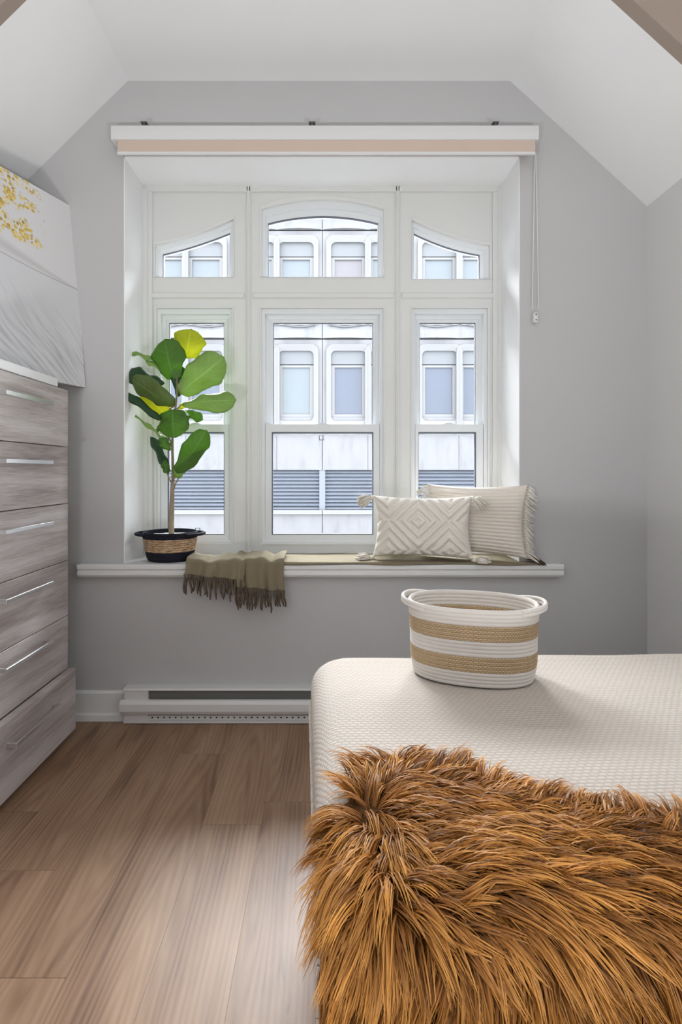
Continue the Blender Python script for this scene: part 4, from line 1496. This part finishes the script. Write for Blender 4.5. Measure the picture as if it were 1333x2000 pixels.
leaf((331, 925), (294, 852), 26, 'leaf_dark', -0.01, -0.03, -0.6, 0.010, 0.25, 0.55, 0.5)
leaf((333, 880), (312, 855), 22, 'leaf', -0.02, -0.03, 0.4, 0.006, 0.15)
leaf((320, 898), (327, 925), 16, 'leaf', -0.03, -0.03, 0.0, 0.004, 0.1, 0.5, 0.6)
leaf((322, 858), (264, 812), 9, 'leaf_pale', -0.01, -0.03, 0.9, 0.008, 0.3, 0.5, 0.7)
leaf((325, 842), (300, 838), 9, 'leaf', 0.0, 0.0, 0.8, 0.004, 0.2)

# ------------------------------------------------------------------ throw blanket lying on the sill
tb_ = empty('throw_blanket', (-0.2, W + 0.05, SILLZ), 'thin olive throw laid along the window sill, its fringed end hanging over', 'throw')
m = MB()
def flat(u, v):
    x = -0.42 + (0.945 + 0.42) * u
    y0 = FS + 0.002 + 0.004 * math.sin(u * 19)
    y = y0 + (GY - 0.035 - y0) * v
    z = SILLZ + 0.006 + 0.003 * noise.noise(Vector((x * 6, y * 12, 0))) + 0.003 * (1 - u)
    return Vector((x, y, z))
m.grid(flat, 90, 12)
m.grid(lambda u, v: flat(u, 0) + Vector((0, -0.003 * v, -(0.004 + 0.005 * math.sin(u * 9) ** 2) * v)), 90, 1)
m.build('cloth', 'olive', tb_, smooth=True, solid=0.003)
ends = []
def drape(x0, x1, hem0, hem1, lift, seed, yb):
    """panel that lies on the sill and falls over its front edge"""
    m = MB()
    def fn(u, v):
        x = x0 + (x1 - x0) * u
        fold_ = 0.015 * math.sin(u * 9 + seed) + 0.010 * math.sin(u * 21 + seed * 2)
        hem = hem0 + (hem1 - hem0) * u
        top = SILLZ + lift + 0.010 * noise.noise(Vector((x * 14, v * 3, seed)))
        yf = FS - 0.010
        if v < 0.45:
            t = v / 0.45
            y = yb + (yf + 0.018 - yb) * t
            z = top + 0.006 * math.sin(t * 3.1) + fold_ * 0.35
        elif v < 0.6:
            a = (v - 0.45) / 0.15 * math.pi / 2
            y = yf + 0.018 - 0.018 * math.sin(a) - abs(fold_) * 0.3 * math.sin(a)
            z = top - 0.018 + 0.018 * math.cos(a) + fold_ * 0.35 * math.cos(a)
        else:
            t = (v - 0.6) / 0.4
            y = yf - abs(fold_) * (0.3 + 0.9 * t) - 0.003 * t
            z = top - 0.018 + (hem - top + 0.018) * t
            x += 0.006 * math.sin(t * 3 + seed) * t
        return Vector((x, y, z))
    m.grid(fn, 44, 30)
    return m, fn
for (x0, x1, h0, h1, lift, seed, yb) in ((-0.600, -0.345, 0.652, 0.628, 0.020, 1.3, FS + 0.16), (-0.395, -0.175, 0.602, 0.578, 0.027, 4.1, FS + 0.20)):
    m, fn = drape(x0, x1, h0, h1, lift, seed, yb)
    m.build('cloth_end', 'olive', tb_, smooth=True, solid=0.004)
    ends.append(fn)
fr = MB()
for fn, n, seed in ((ends[0], 24, 1), (ends[1], 22, 2)):
    for i in range(n):
        u = (i + 0.5) / n
        p = fn(u, 1.0)
        ln = random.uniform(0.068, 0.098)
        dx = random.uniform(-0.012, 0.012)
        pts = []
        for k in range(6):
            t = k / 5
            pts.append(p + Vector((dx * t + 0.003 * math.sin(t * 7 + i), -0.003 + 0.002 * math.sin(t * 5 + i * 2), 0.004 - ln * t)))
        fr.tube(pts, [0.0040, 0.0055, 0.0054, 0.0050, 0.0044, 0.0026], 6)
for i in range(16):
    p0 = Vector((0.905 + random.uniform(-0.01, 0.02), FS + 0.03 + random.uniform(-0.01, 0.03), SILLZ + 0.018 + random.uniform(0, 0.012)))
    p2 = Vector((0.945 + random.uniform(-0.01, 0.02), FS - 0.006 + random.uniform(-0.008, 0.012), SILLZ + random.uniform(-0.004, 0.008)))
    fr.tube([p0, (p0 + p2) / 2 + Vector((0, 0, 0.008)), p2], [0.003, 0.0035, 0.002], 5)
tag(fr.build('fringe', 'olive_dark', tb_, smooth=True), kind='stuff')

# ------------------------------------------------------------------ cushions
def cushion(name, label, O, ex, ez, w, h, thick, relief, matn, nu, nv):
    """O centre of the bottom edge, ex along width, ez up; front normal is ez x ex... facing the camera"""
    ex = ex.normalized()
    ez = (ez - ex * ez.dot(ex)).normalized()
    en = ex.cross(ez)
    if en.y > 0:
        en = -en
    root = empty(name, tuple(O), label, 'cushion')
    def edge(u, v):
        pin = 0.095
        x = u * (w / 2) * (1 - pin * (1 - v * v) ** 1.0 + 0.0)
        z = v * (h / 2) * (1 - pin * (1 - u * u) ** 1.0)
        return x, z
    def sfn(sign):
        def fn(a, b):
            u, v = 2 * a - 1, 2 * b - 1
            x, z = edge(u, v)
            puff = ((1 - u ** 4) * (1 - v ** 4)) ** 0.55
            d = thick / 2 * puff + (relief(u, v) * min(1, puff * 2.5) if sign > 0 else 0)
            sag = 0.012 * noise.noise(Vector((u * 1.5, v * 1.5, w * 10)))
            return O + ex * x + ez * (z + h / 2 + 0.003) + en * (sign * d + sag * puff)
        return fn
    m = MB()
    m.grid(sfn(1), nu, nv)
    m.grid(sfn(-1), 30, 24)
    m.build('cover', matn, root, smooth=True)
    return root, ex, ez, en, edge

# far ribbed cushion
def ribs(u, v):
    return 0.0046 * abs(math.sin((v * 0.5 + 0.5) * 19 * math.pi + 0.5 * math.sin(u * 2)))
bl0, br0 = P(842, 1086, 2.605), P(1017, 1097, 2.430)
O = (bl0 + br0) / 2
O.z = SILLZ + 0.022
ex = Vector((br0.x - bl0.x, br0.y - bl0.y, 0))
ez = Vector((0.03, 0.10, 1.0))
root, ex1, ez1, en1, edge1 = cushion('ribbed_cushion', 'large cream ribbed cushion with side fringe, behind the tufted cushion', O, ex, ez, 0.455, 0.325, 0.105, ribs, 'cream_rib', 40, 190)
fr = MB()
for sd_ in (1, -1):
    for i in range(46):
        v = -0.98 + 1.96 * (i + 0.5) / 46
        x, z = edge1(sd_ * 1.0, v)
        p0 = O + ex1 * x + ez1 * (z + 0.325 / 2)
        ln = random.uniform(0.030, 0.050)
        dirn = (ex1 * sd_ * 0.8 + Vector((0, -0.25, -0.75)) + Vector((random.gauss(0, .2), random.gauss(0, .15), random.gauss(0, .2)))).normalized()
        p1 = p0 + ex1 * sd_ * ln * 0.35 + en1 * 0.004
        p2 = p1 + dirn * ln
        p2.z = max(p2.z, SILLZ + 0.012)
        p1.z = max(p1.z, SILLZ + 0.012)
        fr.tube([p0, p1, p2], [0.0028, 0.0034, 0.0022], 5)
tag(fr.build('fringe', 'yarn', root, smooth=True), kind='stuff')

# near tufted cushion with diamond relief
def diamonds(u, v):
    x = (u + 0.08) * 1.55
    y = (v - 0.18) * 1.0
    # diamond lattice
    a, b = x + y, x - y
    ca_ = (a + 1) % 2 - 1
    cb_ = (b + 1) % 2 - 1
    r = max(abs(ca_), abs(cb_))
    f = (r * 3.0) % 1.0
    return 0.0115 * max(0.0, 1 - ((f - 0.5) / 0.36) ** 2) ** 0.6 if r > 0.06 else 0.006
bl0, br0 = P(738, 1085, 2.505), P(915, 1095, 2.437)
O = (bl0 + br0) / 2
O.z = SILLZ + 0.016
ex = Vector((br0.x - bl0.x, br0.y - bl0.y, 0))
ez = Vector((0.05, 0.11, 1.0))
root, ex2, ez2, en2, edge2 = cushion('tufted_cushion', 'small cream lumbar cushion with raised diamond tufting and corner tassels', O, ex, ez, 0.445, 0.280, 0.125, diamonds, 'cream_tuft', 150, 100)
for (su, sv, dirn) in ((-1, 1, Vector((-0.75, -0.2, -0.22))), (1, 1, Vector((0.55, -0.75, -0.45))), (-1, -1, Vector((-1.0, -0.15, -0.05))), (1, -1, Vector((0.6, -0.5, -0.02)))):
    x, z = edge2(su, sv)
    p0 = O + ex2 * x * 0.985 + ez2 * (z * 0.985 + 0.275 / 2)
    dirn = dirn.normalized()
    kn = p0 + dirn * 0.012
    m = MB()
    m.tube([p0 - dirn * 0.006, kn, kn + dirn * 0.012], [0.006, 0.011, 0.007], 10)
    s1 = dirn.orthogonal().normalized()
    s2 = dirn.cross(s1)
    for i in range(60):
        th = random.uniform(0, 6.283)
        rr = math.sqrt(random.random())
        off = (s1 * math.cos(th) + s2 * math.sin(th)) * rr
        ln = random.uniform(0.045, 0.066)
        a = kn + off * 0.006
        b = kn + dirn * ln * 0.5 + off * 0.024
        c = kn + dirn * ln + off * 0.030 + Vector((0, 0, -0.006))
        for q in (a, b, c):
            q.z = max(q.z, SILLZ + 0.012)
        m.tube([a, b, c], [0.0028, 0.0036, 0.0026], 5)
    m.build('tassel', 'yarn', root, smooth=True)

print('objects', len(bpy.data.objects), 'tris', sum(len(o.data.polygons) for o in bpy.data.objects if o.type == 'MESH'))
